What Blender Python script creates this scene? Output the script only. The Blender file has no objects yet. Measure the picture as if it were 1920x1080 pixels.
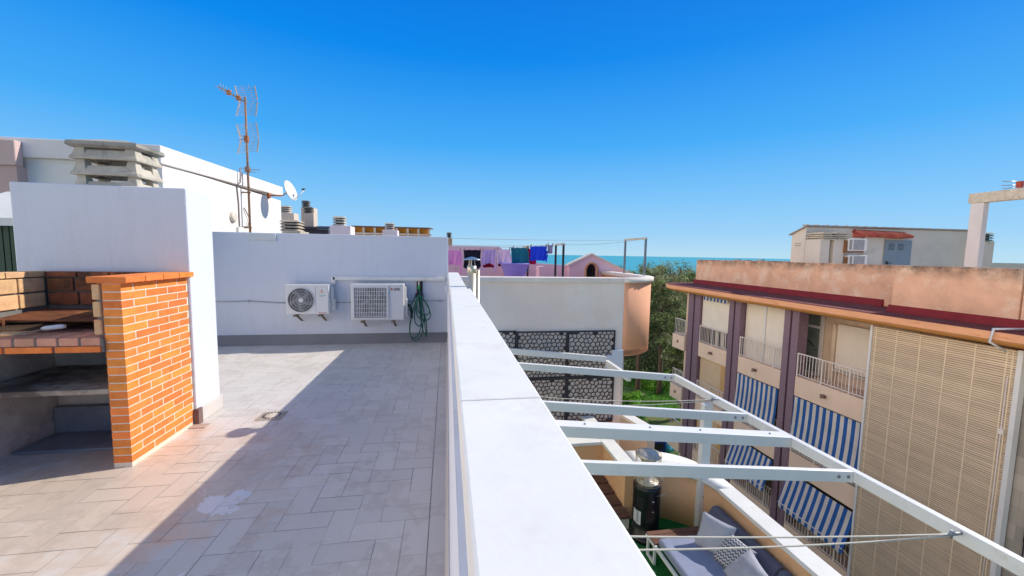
import bpy, math, random
from mathutils import Vector, Matrix
random.seed(7)
SC = bpy.context.scene
COL = SC.collection
R = math.radians
pi = math.pi

# ------------------------------------------------------------------ camera
CAMH = 1.65
F = 746.67 / 1920.0
yaw, pit, rol = R(9.3), R(4.9), R(1.0)
fw = Vector((math.sin(yaw)*math.cos(pit), math.cos(yaw)*math.cos(pit), -math.sin(pit)))
rt0 = Vector((math.cos(yaw), -math.sin(yaw), 0)); up0 = rt0.cross(fw)
RT = rt0*math.cos(rol) + up0*math.sin(rol)
UP = -rt0*math.sin(rol) + up0*math.cos(rol)
cd = bpy.data.cameras.new('camera'); cam = bpy.data.objects.new('camera', cd); COL.objects.link(cam)
cd.sensor_width = 36; cd.lens = 36*F; cd.clip_end = 60000; cd.clip_start = 0.05
m = Matrix((RT, UP, -fw)).transposed().to_4x4(); m.translation = Vector((0, 0, CAMH)); cam.matrix_world = m
SC.camera = cam
SC.view_settings.view_transform = 'Standard'; SC.view_settings.look = 'None'
SC.view_settings.exposure = 0; SC.view_settings.gamma = 1

def P(px, py, ax, v):
    """survey helper: where the sight line through a photo pixel meets the plane ax = v"""
    d = RT*((px-960)/746.67) - UP*((py-540)/746.67) + fw
    i = 'xyz'.index(ax); C = Vector((0, 0, CAMH)); t = (v-C[i])/d[i]
    return C + d*t

# ------------------------------------------------------------------ light
SUN = Vector((1.33, 0.31, 1.0)).normalized()
w = bpy.data.worlds.new('World'); SC.world = w; w.use_nodes = True
nt = w.node_tree; nt.nodes.clear()
sky = nt.nodes.new('ShaderNodeTexSky'); sky.sky_type = 'NISHITA'; sky.sun_disc = False
sky.sun_elevation = math.asin(SUN.z); sky.sun_rotation = math.atan2(SUN.x, SUN.y)
sky.air_density = 1.0; sky.dust_density = 0.35; sky.ozone_density = 3.0; sky.altitude = 60
def WM(op, *a):
    k = nt.nodes.new('ShaderNodeMath'); k.operation = op
    for q, x in enumerate(a):
        if isinstance(x, (int, float)): k.inputs[q].default_value = x
        else: nt.links.new(x, k.inputs[q])
    return k.outputs[0]
def WX(f, a, b, mode='MIX'):
    k = nt.nodes.new('ShaderNodeMix'); k.data_type = 'RGBA'; k.blend_type = mode
    for q, x in ((0, f), (6, a), (7, b)):
        if isinstance(x, float): k.inputs[q].default_value = x
        elif isinstance(x, tuple): k.inputs[q].default_value = (*x, 1)
        else: nt.links.new(x, k.inputs[q])
    return k.outputs[2]
wc = nt.nodes.new('ShaderNodeTexCoord'); wn = nt.nodes.new('ShaderNodeVectorMath'); wn.operation = 'NORMALIZE'; nt.links.new(wc.outputs['Generated'], wn.inputs[0])
ws = nt.nodes.new('ShaderNodeSeparateXYZ'); nt.links.new(wn.outputs[0], ws.inputs[0])
cr = nt.nodes.new('ShaderNodeValToRGB'); nt.links.new(ws.outputs[2], cr.inputs[0])
stops = [(0.0, (.46, .71, .87)), (.05, (.32, .62, .91)), (.13, (.20, .54, .93)), (.25, (.055, .40, .92)), (.42, (.0, .245, .84)), (.58, (.0, .165, .72)), (.68, (.06, .20, .56)), (1.0, (.15, .26, .45))]
cr.color_ramp.elements[0].position = 0; cr.color_ramp.elements[0].color = (*stops[0][1], 1)
cr.color_ramp.elements[1].position = 1; cr.color_ramp.elements[1].color = (*stops[-1][1], 1)
for p_, c_ in stops[1:-1]: e_ = cr.color_ramp.elements.new(p_); e_.color = (*c_, 1)
dt = nt.nodes.new('ShaderNodeVectorMath'); dt.operation = 'DOT_PRODUCT'; dt.inputs[1].default_value = SUN; nt.links.new(wn.outputs[0], dt.inputs[0])
glow = WM('POWER', WM('MAXIMUM', dt.outputs['Value'], 0.0), 3.0)
base = WX(WM('MULTIPLY', glow, .02), cr.outputs[0], (.42, .74, 1.0))
aur = WM('MULTIPLY', WM('POWER', WM('MAXIMUM', dt.outputs['Value'], 0.0), 260.0), 4.0)
# bright glow added low in the unseen left sky to fill the shaded facade
low = WM('POWER', WM('SUBTRACT', 1.0, WM('MINIMUM', WM('ABSOLUTE', ws.outputs[2]), 1.0)), 1.3)
bd = nt.nodes.new('ShaderNodeVectorMath'); bd.operation = 'DOT_PRODUCT'; bd.inputs[1].default_value = (-.98, -.20, 0); nt.links.new(wn.outputs[0], bd.inputs[0])
back = WM('MAXIMUM', WM('MULTIPLY', WM('SUBTRACT', bd.outputs['Value'], .54), 2.17), 0.0)
base = WX(WM('MULTIPLY', WM('MAXIMUM', WM('MULTIPLY', ws.outputs[1], -1.0), 0.0), .5), base, (.10, .19, .34))  # unseen sky behind the camera darkened to cut fill on camera-facing walls
fill_glow = WM('MINIMUM', WM('MULTIPLY', WM('MULTIPLY', low, back), 2.4), 1.0)
base = WX(fill_glow, base, (2.7, 2.35, 2.0))
base = WX(1.0, base, WX(aur, (0., 0., 0.), (1.0, .95, .85)), 'ADD')
bg1 = nt.nodes.new('ShaderNodeBackground'); nt.links.new(base, bg1.inputs[0]); bg1.inputs[1].default_value = 1.0
bg = nt.nodes.new('ShaderNodeBackground'); nt.links.new(sky.outputs[0], bg.inputs[0]); bg.inputs[1].default_value = 0.004
wa = nt.nodes.new('ShaderNodeAddShader'); nt.links.new(bg1.outputs[0], wa.inputs[0]); nt.links.new(bg.outputs[0], wa.inputs[1])
wo = nt.nodes.new('ShaderNodeOutputWorld'); nt.links.new(wa.outputs[0], wo.inputs[0])
sl = bpy.data.lights.new('sun', 'SUN'); sl.energy = 4.7; sl.angle = R(0.5); sl.color = (1.0, 0.92, 0.80)
so = bpy.data.objects.new('sun', sl); COL.objects.link(so); so.rotation_euler = SUN.to_track_quat('Z', 'Y').to_euler()
so.location = (8, 2, 12)

# ------------------------------------------------------------------ materials
MATS = {}
def mat(name, col,  var=.10, scale=2.0, rough=.8, bump=.15, bscale=60, island=0.0, stain=None, metal=0.0,
        stain_scale=1.2, stain_at=.55, top=None, spec=.35, stretch=(1, 1, 1), streak=0.0, specks=0.0, cracks=0.0):
    if name in MATS: return MATS[name]
    m = bpy.data.materials.new(name); m.use_nodes = True; n = m.node_tree.nodes; l = m.node_tree.links
    b = n['Principled BSDF']; b.inputs['Roughness'].default_value = rough; b.inputs['Metallic'].default_value = metal
    b.inputs['Specular IOR Level'].default_value = spec
    tc = n.new('ShaderNodeTexCoord'); mp = n.new('ShaderNodeMapping'); mp.inputs['Scale'].default_value = stretch
    l.new(tc.outputs['Object'], mp.inputs[0])
    def noise(s, d=4, r=.6):
        k = n.new('ShaderNodeTexNoise'); k.inputs['Scale'].default_value = s; k.inputs['Detail'].default_value = d
        k.inputs['Roughness'].default_value = r; l.new(mp.outputs[0], k.inputs['Vector']); return k
    def ramp(src, a, bb):
        k = n.new('ShaderNodeMapRange'); k.inputs[1].default_value = a; k.inputs[2].default_value = bb; l.new(src, k.inputs[0]); return k.outputs[0]
    def mix(f, a, c, mode='MIX'):
        k = n.new('ShaderNodeMix'); k.data_type = 'RGBA'; k.blend_type = mode
        if isinstance(f, float): k.inputs[0].default_value = f
        else: l.new(f, k.inputs[0])
        for i, x in ((6, a), (7, c)):
            if isinstance(x, tuple): k.inputs[i].default_value = (*x, 1)
            else: l.new(x, k.inputs[i])
        return k.outputs[2]
    lo = tuple(max(0, c*(1-var)) for c in col); hi = tuple(min(1, c*(1+var)) for c in col)
    n1 = noise(scale)
    c = mix(ramp(n1.outputs[0], .3, .7), lo, hi)
    n2 = noise(bscale*.5, 3)
    c = mix(ramp(n2.outputs[0], .25, .75), mix(1.0, c, (1-var*.5,)*3, 'MULTIPLY'), c)
    if island:
        g = n.new('ShaderNodeNewGeometry'); h = n.new('ShaderNodeHueSaturation')
        r_ = n.new('ShaderNodeMapRange'); r_.inputs[3].default_value = 1-island; r_.inputs[4].default_value = 1+island*.8
        l.new(g.outputs['Random Per Island'], r_.inputs[0]); l.new(r_.outputs[0], h.inputs['Value'])
        r2 = n.new('ShaderNodeMath'); r2.operation = 'MULTIPLY'; r2.inputs[1].default_value = 7.31; l.new(g.outputs['Random Per Island'], r2.inputs[0])
        r3 = n.new('ShaderNodeMath'); r3.operation = 'FRACT'; l.new(r2.outputs[0], r3.inputs[0])
        r4 = n.new('ShaderNodeMapRange'); r4.inputs[3].default_value = .5-island*.05; r4.inputs[4].default_value = .5+island*.05
        l.new(r3.outputs[0], r4.inputs[0]); l.new(r4.outputs[0], h.inputs['Hue']); l.new(c, h.inputs['Color']); c = h.outputs[0]
    if stain:
        s = noise(stain_scale, 7, .68); c = mix(ramp(s.outputs[0], stain_at, stain_at+.16), c, stain)
    if top:   # weathering close under the top edge: (z where it starts, z of the top, colour)
        z0, z1, tcx = top
        g2 = n.new('ShaderNodeNewGeometry'); sp = n.new('ShaderNodeSeparateXYZ'); l.new(g2.outputs['Position'], sp.inputs[0])
        zz = ramp(sp.outputs[2], z0, z1); s2 = noise(2.3, 6, .7)
        mm = n.new('ShaderNodeMath'); mm.operation = 'MULTIPLY'; l.new(zz, mm.inputs[0]); l.new(ramp(s2.outputs[0], .32, .62), mm.inputs[1])
        c = mix(mm.outputs[0], c, tcx)
    if streak:
        ms = n.new('ShaderNodeMapping'); ms.inputs['Scale'].default_value = (7, 7, .55); l.new(tc.outputs['Object'], ms.inputs[0])
        k = n.new('ShaderNodeTexNoise'); k.inputs['Scale'].default_value = 1; k.inputs['Detail'].default_value = 6; k.inputs['Roughness'].default_value = .7; l.new(ms.outputs[0], k.inputs['Vector'])
        f = n.new('ShaderNodeMath'); f.operation = 'MULTIPLY'; f.inputs[1].default_value = streak; l.new(ramp(k.outputs[0], .52, .75), f.inputs[0])
        c = mix(f.outputs[0], c, (.34, .31, .28))
        k2 = noise(.55, 6, .7); f2 = n.new('ShaderNodeMath'); f2.operation = 'MULTIPLY'; f2.inputs[1].default_value = streak*.8; l.new(ramp(k2.outputs[0], .48, .70), f2.inputs[0])
        c = mix(f2.outputs[0], c, (.52, .46, .42))
    if specks:
        vo = n.new('ShaderNodeTexVoronoi'); vo.inputs['Scale'].default_value = 14; l.new(tc.outputs['Object'], vo.inputs['Vector'])
        q = n.new('ShaderNodeSeparateColor'); l.new(vo.outputs['Color'], q.inputs[0])
        a_ = n.new('ShaderNodeMath'); a_.operation = 'MULTIPLY'; l.new(ramp(vo.outputs['Distance'], .085, .06), a_.inputs[0]); l.new(ramp(q.outputs[0], .86, .88), a_.inputs[1])
        a2 = n.new('ShaderNodeMath'); a2.operation = 'MULTIPLY'; a2.inputs[1].default_value = specks; l.new(a_.outputs[0], a2.inputs[0]); c = mix(a2.outputs[0], c, (.16, .13, .10))
    if cracks:
        w_ = noise(3.5, 4, .6); mxx = n.new('ShaderNodeMix'); mxx.data_type = 'VECTOR'; mxx.inputs[0].default_value = .12; l.new(tc.outputs['Object'], mxx.inputs[4]); l.new(w_.outputs['Color'], mxx.inputs[5])
        vo = n.new('ShaderNodeTexVoronoi'); vo.feature = 'DISTANCE_TO_EDGE'; vo.inputs['Scale'].default_value = 1.4; l.new(mxx.outputs[1], vo.inputs['Vector'])
        km = noise(1.1, 3); a_ = n.new('ShaderNodeMath'); a_.operation = 'MULTIPLY'; l.new(ramp(vo.outputs['Distance'], .0035, .0012), a_.inputs[0]); l.new(ramp(km.outputs[0], .50, .56), a_.inputs[1])
        a2 = n.new('ShaderNodeMath'); a2.operation = 'MULTIPLY'; a2.inputs[1].default_value = cracks; l.new(a_.outputs[0], a2.inputs[0]); c = mix(a2.outputs[0], c, (.30, .27, .24))
    l.new(c, b.inputs['Base Color'])
    if bump:
        n3 = noise(bscale, 5); bp = n.new('ShaderNodeBump'); bp.inputs['Strength'].default_value = bump; bp.inputs['Distance'].default_value = .01
        l.new(n3.outputs[0], bp.inputs['Height']); l.new(bp.outputs[0], b.inputs['Normal'])
    if rough < .7:
        l.new(ramp(n1.outputs[0], 0.0, 1.0), b.inputs['Roughness'])
        k = [q for q in n if q.type == 'MAP_RANGE'][-1]; k.inputs[3].default_value = max(.03, rough-.12); k.inputs[4].default_value = rough+.12
    MATS[name] = m; return m

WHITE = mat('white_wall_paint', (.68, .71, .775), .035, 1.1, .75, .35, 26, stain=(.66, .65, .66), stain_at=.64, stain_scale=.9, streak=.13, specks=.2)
WHITE2 = mat('white_parapet_paint', (.80, .79, .75), .04, 2.5, .6, .06, 120, stain=(.72, .66, .56), stain_at=.57, stain_scale=2.6, streak=.14, specks=.75)
WMETAL = mat('white_painted_metal', (.76, .76, .75), .04, 3, .45, .03, 60)
CREAM = mat('cream_render', (.62, .56, .47), .08, 1.2, .85, .2, 80, stain=(.50, .43, .36), stain_at=.60)
BRIGHT = mat('pale_cream_render', (.84, .78, .68), .05, 1, .85, .2, 60)
BEIGE = mat('beige_facade_render', (.80, .59, .43), .07, 1.0, .85, .2, 80, stain=(.55, .38, .26), stain_at=.62)
ORANGE_R = mat('orange_render', (.82, .49, .26), .09, 1.3, .9, .5, 90, stain=(.66, .36, .18), stain_at=.6)
PEACH = mat('peach_render', (.86, .42, .24), .05, 1.5, .85, .25, 90)
PINK = mat('pink_render', (.84, .59, .67), .06, 1.0, .85, .15, 80, stain=(.62, .40, .46), stain_at=.6)
GREYP = mat('grey_deck_paint', (.55, .52, .50), .10, 2.5, .6, .2, 60)
CONC = mat('weathered_concrete', (.56, .51, .42), .18, 6, .95, .5, 50, stain=(.26, .25, .22), stain_at=.55, stain_scale=5)
MORTAR = mat('brick_mortar', (.78, .68, .55), .08, 8, .95, .4, 90)
GMORTAR = mat('grey_mortar', (.20, .19, .18), .15, 8, .95, .4, 90)
BRICK = mat('orange_brick', (.85, .26, .055), .14, 9, .85, .5, 70, island=.17, stain=(.80, .40, .17), stain_at=.62, stain_scale=5)
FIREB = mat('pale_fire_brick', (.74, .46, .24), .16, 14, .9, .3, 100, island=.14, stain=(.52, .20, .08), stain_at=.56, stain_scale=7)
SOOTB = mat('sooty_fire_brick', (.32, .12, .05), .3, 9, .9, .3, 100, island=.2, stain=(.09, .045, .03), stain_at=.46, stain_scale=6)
REDTILE = mat('dull_red_brick', (.40, .19, .13), .2, 10, .9, .3, 100, island=.15, stain=(.16, .08, .06), stain_at=.5, stain_scale=5)
PLAST = mat('grey_plaster', (.52, .49, .47), .25, 4, .95, .6, 30, stain=(.28, .25, .23), stain_at=.5, stain_scale=2.5)
RUST = mat('rusty_iron', (.20, .075, .035), .35, 10, .85, .3, 80, metal=.3, stain=(.45, .20, .07), stain_at=.55, stain_scale=6)
STEEL = mat('stainless_steel', (.66, .60, .50), .08, 3, .38, .05, 60, metal=.7)
GALV = mat('galvanised_steel', (.30, .31, .33), .1, 4, .5, .05, 60, metal=.6)
DARKM = mat('dark_painted_metal', (.035, .033, .038), .1, 4, .55, .05, 60)
BLACKM = mat('black_enamel', (.010, .010, .012), .1, 4, .3, .02, 60, spec=.5)
GREEN_H = mat('green_hose_rubber', (.008, .12, .085), .1, 4, .4, 0)
GRN_L = mat('bright_green_plastic', (.02, .42, .08), .1, 4, .4, 0)
PURP = None
PAINTR = mat('maroon_roof_paint', (.17, .035, .035), .22, 1.6, .9, .15, 60, stain=(.13, .06, .06), stain_at=.5, stain_scale=1.6)
REDSK = mat('dark_red_skirting', (.24, .018, .022), .15, 2, .7, .1, 60)
EAVE = mat('orange_eave_paint', (.86, .42, .22), .08, 1.6, .8, .2, 60, stain=(.62, .24, .05), stain_at=.58, stain_scale=1.5, stretch=(1, 1, 5))
TERRA = mat('stained_terracotta_render', (.80, .47, .31), .13, 1.8, .9, .3, 60, stain=(.85, .62, .46), stain_at=.5, stain_scale=1.6,
            top=(1.12, 1.5, (.11, .085, .065)))
SHUT = mat('ivory_shutter', (.84, .77, .66), .04, 2, .6, .03, 60)
TAN = mat('tan_shutter', (.70, .52, .33), .05, 2, .7, .05, 60)
GLASSD = mat('dim_window_glass', (.22, .26, .25), .2, 1.5, .12, 0, spec=.6)
DARK = mat('dark_interior', (.02, .02, .022), .2, 2, .9, 0)
SLAT = mat('tan_blind_slats', (.80, .64, .47), .08, 1.5, .7, .05, 80, island=.10)
TAPE = mat('pale_blind_tape', (.86, .72, .52), .04, 2, .8, .02, 60)
OFFW = mat('weathered_offwhite_wall', (.60, .56, .50), .07, .8, .9, .3, 60, stain=(.42, .37, .31), stain_at=.6, stain_scale=.7, stretch=(1, 1, 1.5))
NBW = mat('greige_party_wall', (.86, .73, .64), .05, .7, .9, .25, 70, stain=(.88, .83, .78), stain_at=.5, stain_scale=.5, streak=.12)
ROOFT = mat('red_clay_tile', (.42, .10, .07), .2, 6, .85, .2, 60, island=.2)
GREYD = mat('grey_door_paint', (.22, .28, .34), .05, 2, .6, .03, 60)
TURF = mat('artificial_turf', (.012, .17, .035), .25, 20, .95, .9, 300)
WOOD = mat('brown_decking_wood', (.17, .085, .055), .3, 9, .8, .3, 80, island=.2, stretch=(1, 6, 1))
CUSH = mat('blue_grey_fabric', (.27, .30, .42), .06, 6, .95, .3, 260)
CUSHD = mat('dark_grey_fabric', (.14, .14, .19), .08, 6, .95, .3, 260)
PILL = mat('light_grey_fabric', (.44, .44, .49), .08, 8, .95, .4, 260)
TRUNK = mat('pine_bark', (.16, .10, .07), .3, 6, .95, .6, 30, stretch=(1, 1, .4))
ACW = mat('ac_white_casing', (.72, .72, .71), .02, 3, .5, .02, 60)

def leaf_mat(name, col, isl=.45):
    m = bpy.data.materials.new(name); m.use_nodes = True; n = m.node_tree.nodes; l = m.node_tree.links
    b = n['Principled BSDF']; b.inputs['Roughness'].default_value = .75; b.inputs['Specular IOR Level'].default_value = .2
    g = n.new('ShaderNodeNewGeometry'); h = n.new('ShaderNodeHueSaturation'); h.inputs['Color'].default_value = (*col, 1)
    r_ = n.new('ShaderNodeMapRange'); r_.inputs[3].default_value = 1-isl; r_.inputs[4].default_value = 1+isl
    l.new(g.outputs['Random Per Island'], r_.inputs[0])
    tc = n.new('ShaderNodeTexCoord'); k = n.new('ShaderNodeTexNoise'); k.inputs['Scale'].default_value = .55; l.new(tc.outputs['Object'], k.inputs['Vector'])
    mr = n.new('ShaderNodeMapRange'); mr.inputs[1].default_value = .35; mr.inputs[2].default_value = .65; mr.inputs[3].default_value = .55; mr.inputs[4].default_value = 1.5
    l.new(k.outputs[0], mr.inputs[0]); mm = n.new('ShaderNodeMath'); mm.operation = 'MULTIPLY'; l.new(r_.outputs[0], mm.inputs[0]); l.new(mr.outputs[0], mm.inputs[1])
    l.new(mm.outputs[0], h.inputs['Value']); l.new(h.outputs[0], b.inputs['Base Color'])
    tr = n.new('ShaderNodeBsdfTranslucent'); l.new(h.outputs[0], tr.inputs[0]); mx = n.new('ShaderNodeMixShader'); mx.inputs[0].default_value = .3
    l.new(b.outputs[0], mx.inputs[1]); l.new(tr.outputs[0], mx.inputs[2]); l.new(mx.outputs[0], n['Material Output'].inputs[0])
    return m
PINE = leaf_mat('pine_needles', (.17, .215, .085), .6); PINE2 = leaf_mat('pale_pine_needles', (.26, .275, .14), .6)
BUSH = leaf_mat('bright_undergrowth_leaves', (.20, .42, .05)); GRASSM = leaf_mat('meadow_grass_blades', (.14, .34, .05))
SCRUB = leaf_mat('dark_wood_foliage', (.085, .105, .05))

def stripes(name, axis, period, a, b_, off=0.0, frac=.5):
    m = bpy.data.materials.new(name); m.use_nodes = True; n = m.node_tree.nodes; l = m.node_tree.links
    b = n['Principled BSDF']; b.inputs['Roughness'].default_value = .9
    g = n.new('ShaderNodeNewGeometry'); sp = n.new('ShaderNodeSeparateXYZ'); l.new(g.outputs['Position'], sp.inputs[0])
    q = n.new('ShaderNodeMath'); q.operation = 'MULTIPLY_ADD'; q.inputs[1].default_value = 1/period; q.inputs[2].default_value = off + 100; l.new(sp.outputs[axis], q.inputs[0])
    f = n.new('ShaderNodeMath'); f.operation = 'FRACT'; l.new(q.outputs[0], f.inputs[0])
    t = n.new('ShaderNodeMath'); t.operation = 'LESS_THAN'; t.inputs[1].default_value = frac; l.new(f.outputs[0], t.inputs[0])
    mx = n.new('ShaderNodeMix'); mx.data_type = 'RGBA'; mx.inputs[6].default_value = (*b_, 1); mx.inputs[7].default_value = (*a, 1); l.new(t.outputs[0], mx.inputs[0])
    k = n.new('ShaderNodeTexNoise'); k.inputs['Scale'].default_value = 1.7; k.inputs['Detail'].default_value = 5; l.new(g.outputs['Position'], k.inputs['Vector'])
    mr = n.new('ShaderNodeMapRange'); mr.inputs[1].default_value = .3; mr.inputs[2].default_value = .7; mr.inputs[3].default_value = .8; mr.inputs[4].default_value = 1.05; l.new(k.outputs[0], mr.inputs[0])
    h = n.new('ShaderNodeHueSaturation'); l.new(mr.outputs[0], h.inputs['Value']); l.new(mx.outputs[2], h.inputs['Color']); l.new(h.outputs[0], b.inputs['Base Color'])
    return m
AWN = stripes('blue_and_white_awning_canvas', 1, .255, (.018, .12, .40), (.74, .68, .62))

def small_tiles(name, col, grout, cell=.06):
    m = bpy.data.materials.new(name); m.use_nodes = True; n = m.node_tree.nodes; l = m.node_tree.links
    b = n['Principled BSDF']; b.inputs['Roughness'].default_value = .35
    g = n.new('ShaderNodeNewGeometry'); sp = n.new('ShaderNodeSeparateXYZ'); l.new(g.outputs['Position'], sp.inputs[0])
    ad = n.new('ShaderNodeMath'); l.new(sp.outputs[0], ad.inputs[0]); l.new(sp.outputs[1], ad.inputs[1])
    cb = n.new('ShaderNodeCombineXYZ'); l.new(ad.outputs[0], cb.inputs[0]); l.new(sp.outputs[2], cb.inputs[1])
    br = n.new('ShaderNodeTexBrick'); br.offset = .5; br.inputs['Scale'].default_value = 1
    br.inputs['Brick Width'].default_value = cell; br.inputs['Row Height'].default_value = cell*.8; br.inputs['Mortar Size'].default_value = .006
    br.inputs['Color1'].default_value = (*col, 1); br.inputs['Color2'].default_value = (*[c*1.7 for c in col], 1); br.inputs['Mortar'].default_value = (*grout, 1)
    l.new(cb.outputs[0], br.inputs['Vector']); l.new(br.outputs[0], b.inputs['Base Color'])
    return m
PURP = small_tiles('purple_mosaic_tile', (.13, .065, .115), (.30, .22, .26))
STONET = small_tiles('beige_stone_cladding', (.34, .31, .27), (.36, .32, .28), .5)

# ------------------------------------------------------------------ mesh helpers
OFF = {}
class MB:
    def __init__(s): s.v = []; s.f = []; s.sm = []; s.mi = []
    def add(s, vs, fs, smooth=False, mi=0):
        k = len(s.v); s.v += [tuple(q) for q in vs]
        for f in fs: s.f.append([i+k for i in f]); s.sm.append(smooth); s.mi.append(mi)
        return s
    def box(s, a, b, mi=0):
        x0, x1 = sorted((a[0], b[0])); y0, y1 = sorted((a[1], b[1])); z0, z1 = sorted((a[2], b[2]))
        return s.add([(x0,y0,z0),(x1,y0,z0),(x1,y1,z0),(x0,y1,z0),(x0,y0,z1),(x1,y0,z1),(x1,y1,z1),(x0,y1,z1)],
              [(0,3,2,1),(4,5,6,7),(0,1,5,4),(1,2,6,5),(2,3,7,6),(3,0,4,7)], mi=mi)
    def hexa(s, lo, hi, mi=0):
        n = len(lo)
        return s.add(list(lo)+list(hi), [tuple(range(n))[::-1], tuple(range(n, 2*n))]+[(i, (i+1) % n, (i+1) % n+n, i+n) for i in range(n)], mi=mi)
    def prism(s, pts, z0, z1, mi=0): return s.hexa([(x, y, z0) for x, y in pts], [(x, y, z1) for x, y in pts], mi)
    def quad(s, *p, mi=0): return s.add(p, [tuple(range(len(p)))], mi=mi)
    def tube(s, pts, r, n=8, caps=True, mi=0):
        pts = [Vector(p) for p in pts]; rs = r if isinstance(r, (list, tuple)) else [r]*len(pts)
        k = len(s.v); prev = None
        for i, p in enumerate(pts):
            d = (pts[min(i+1, len(pts)-1)] - pts[max(i-1, 0)]).normalized()
            if prev is None:
                u = d.orthogonal().normalized()
            else:
                u = (prev - d*prev.dot(d)).normalized()
            prev = u; vv = d.cross(u)
            for j in range(n):
                a = 2*pi*j/n; s.v.append(tuple(p + (u*math.cos(a)+vv*math.sin(a))*rs[i]))
        for i in range(len(pts)-1):
            for j in range(n):
                s.f.append([k+i*n+j, k+i*n+(j+1) % n, k+(i+1)*n+(j+1) % n, k+(i+1)*n+j]); s.sm.append(True); s.mi.append(mi)
        if caps:
            s.f.append([k+j for j in range(n)][::-1]); s.f.append([k+(len(pts)-1)*n+j for j in range(n)])
            s.sm += [False]*2; s.mi += [mi]*2
        return s
    def lathe(s, c, prof, n=24, mi=0, smooth=True):
        k = len(s.v)
        for r, z in prof:
            for j in range(n):
                a = 2*pi*j/n; s.v.append((c[0]+r*math.cos(a), c[1]+r*math.sin(a), c[2]+z))
        for i in range(len(prof)-1):
            for j in range(n):
                s.f.append([k+i*n+j, k+i*n+(j+1) % n, k+(i+1)*n+(j+1) % n, k+(i+1)*n+j]); s.sm.append(smooth); s.mi.append(mi)
        s.f.append([k+j for j in range(n)][::-1]); s.f.append([k+(len(prof)-1)*n+j for j in range(n)]); s.sm += [False]*2; s.mi += [mi]*2
        return s
    def bar(s, a, b, w, h=None, mi=0):
        """square bar from a to b"""
        a = Vector(a); b = Vector(b); h = h or w; d = (b-a).normalized()
        side = d.cross(Vector((0, 0, 1)));
        if side.length < .01: side = Vector((1, 0, 0))
        side = side.normalized()*w/2; u = side.cross(d).normalized()*h/2
        lo = [a-side-u, a+side-u, a+side+u, a-side+u]; hi = [b-side-u, b+side-u, b+side+u, b-side+u]
        return s.hexa(lo, hi, mi)
    def build(s, name, m, parent=None, bevel=0, label=None):
        if parent is None:
            xs = [v[0] for v in s.v]; ys = [v[1] for v in s.v]; zs = [v[2] for v in s.v]
            o = Vector(((min(xs)+max(xs))/2, (min(ys)+max(ys))/2, min(zs)))
        else: o = OFF[parent.name]
        me = bpy.data.meshes.new(name); me.from_pydata([(v[0]-o.x, v[1]-o.y, v[2]-o.z) for v in s.v], [], s.f)
        for mm in (m if isinstance(m, (list, tuple)) else [m]): me.materials.append(mm)
        me.polygons.foreach_set('use_smooth', s.sm); me.polygons.foreach_set('material_index', s.mi); me.update()
        ob = bpy.data.objects.new(name, me); COL.objects.link(ob)
        if parent is None: ob.location = o
        else: ob.parent = parent
        OFF[ob.name] = o
        if bevel:
            b = ob.modifiers.new('bevel', 'BEVEL'); b.width = bevel; b.segments = 2; b.limit_method = 'ANGLE'; b.angle_limit = R(40)
        if label: ob['label'] = label
        return ob

def tag(o, label, cat, group=None, kind=None):
    if label: o['label'] = label
    if cat: o['category'] = cat
    if group: o['group'] = group
    if kind: o['kind'] = kind
    return o
def thing(name, label, cat, loc, group=None):
    o = bpy.data.objects.new(name, None); COL.objects.link(o); o.location = loc; o.empty_display_size = .2
    OFF[o.name] = Vector(loc); return tag(o, label, cat, group)
def struct(o, label=None):
    o['kind'] = 'structure'
    if label: o['label'] = label
    return o
def text(name, s, size, loc, m, parent, ext=.0015, rot=(pi/2, 0, 0), sx=1.0):
    c = bpy.data.curves.new('t', 'FONT'); c.body = s; c.size = size; c.extrude = ext; c.align_x = 'LEFT'
    t = bpy.data.objects.new('t', c); COL.objects.link(t); bpy.context.view_layer.update()
    me = bpy.data.meshes.new_from_object(t.evaluated_get(bpy.context.evaluated_depsgraph_get())); bpy.data.objects.remove(t)
    o = bpy.data.objects.new(name, me); COL.objects.link(o); me.materials.clear(); me.materials.append(m)
    o.parent = parent; o.location = Vector(loc) - OFF[parent.name]; o.rotation_euler = rot; o.scale = (sx, 1, 1); OFF[o.name] = Vector(loc)
    return o

# ================================================================== SETTING
g = MB(); g.quad((-120, -80, -13.3), (160, -80, -13.3), (160, 150, -13.3), (-120, 150, -13.3))
struct(g.build('ground', mat('meadow_ground', (.10, .17, .04), .35, .25, .95, .5, 8, stain=(.26, .15, .06), stain_at=.54, stain_scale=.12)), 'grassy ground with bare earth patches below the buildings')
g = MB(); g.quad((-9000, 150, -13.5), (9000, 150, -13.5), (9000, 620, -28), (-9000, 620, -28))
struct(g.build('coastal_land', mat('coastal_scrub', (.06, .09, .035), .3, .02, .95, 0)), 'dark scrubby land sloping to the sea')
g = MB(); g.quad((-45000, 600, -28), (45000, 600, -28), (45000, 50000, -28), (-45000, 50000, -28))
seam = mat('turquoise_sea', (.06, .37, .46), .12, .004, .55, 0, spec=.15); struct(g.build('sea', seam), 'turquoise sea reaching to the horizon')
g = MB()
for i in range(60):
    x = 900+i*34+random.uniform(-8, 8); hh = random.uniform(14, 27)
    g.box((x, 1290, -29), (x+random.uniform(10, 26), 1310, -28+hh))
struct(g.build('distant_coast', mat('hazy_far_houses', (.42, .42, .44), .2, .02, .95, 0)), 'hazy low coast with tiny houses on the horizon')

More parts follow.
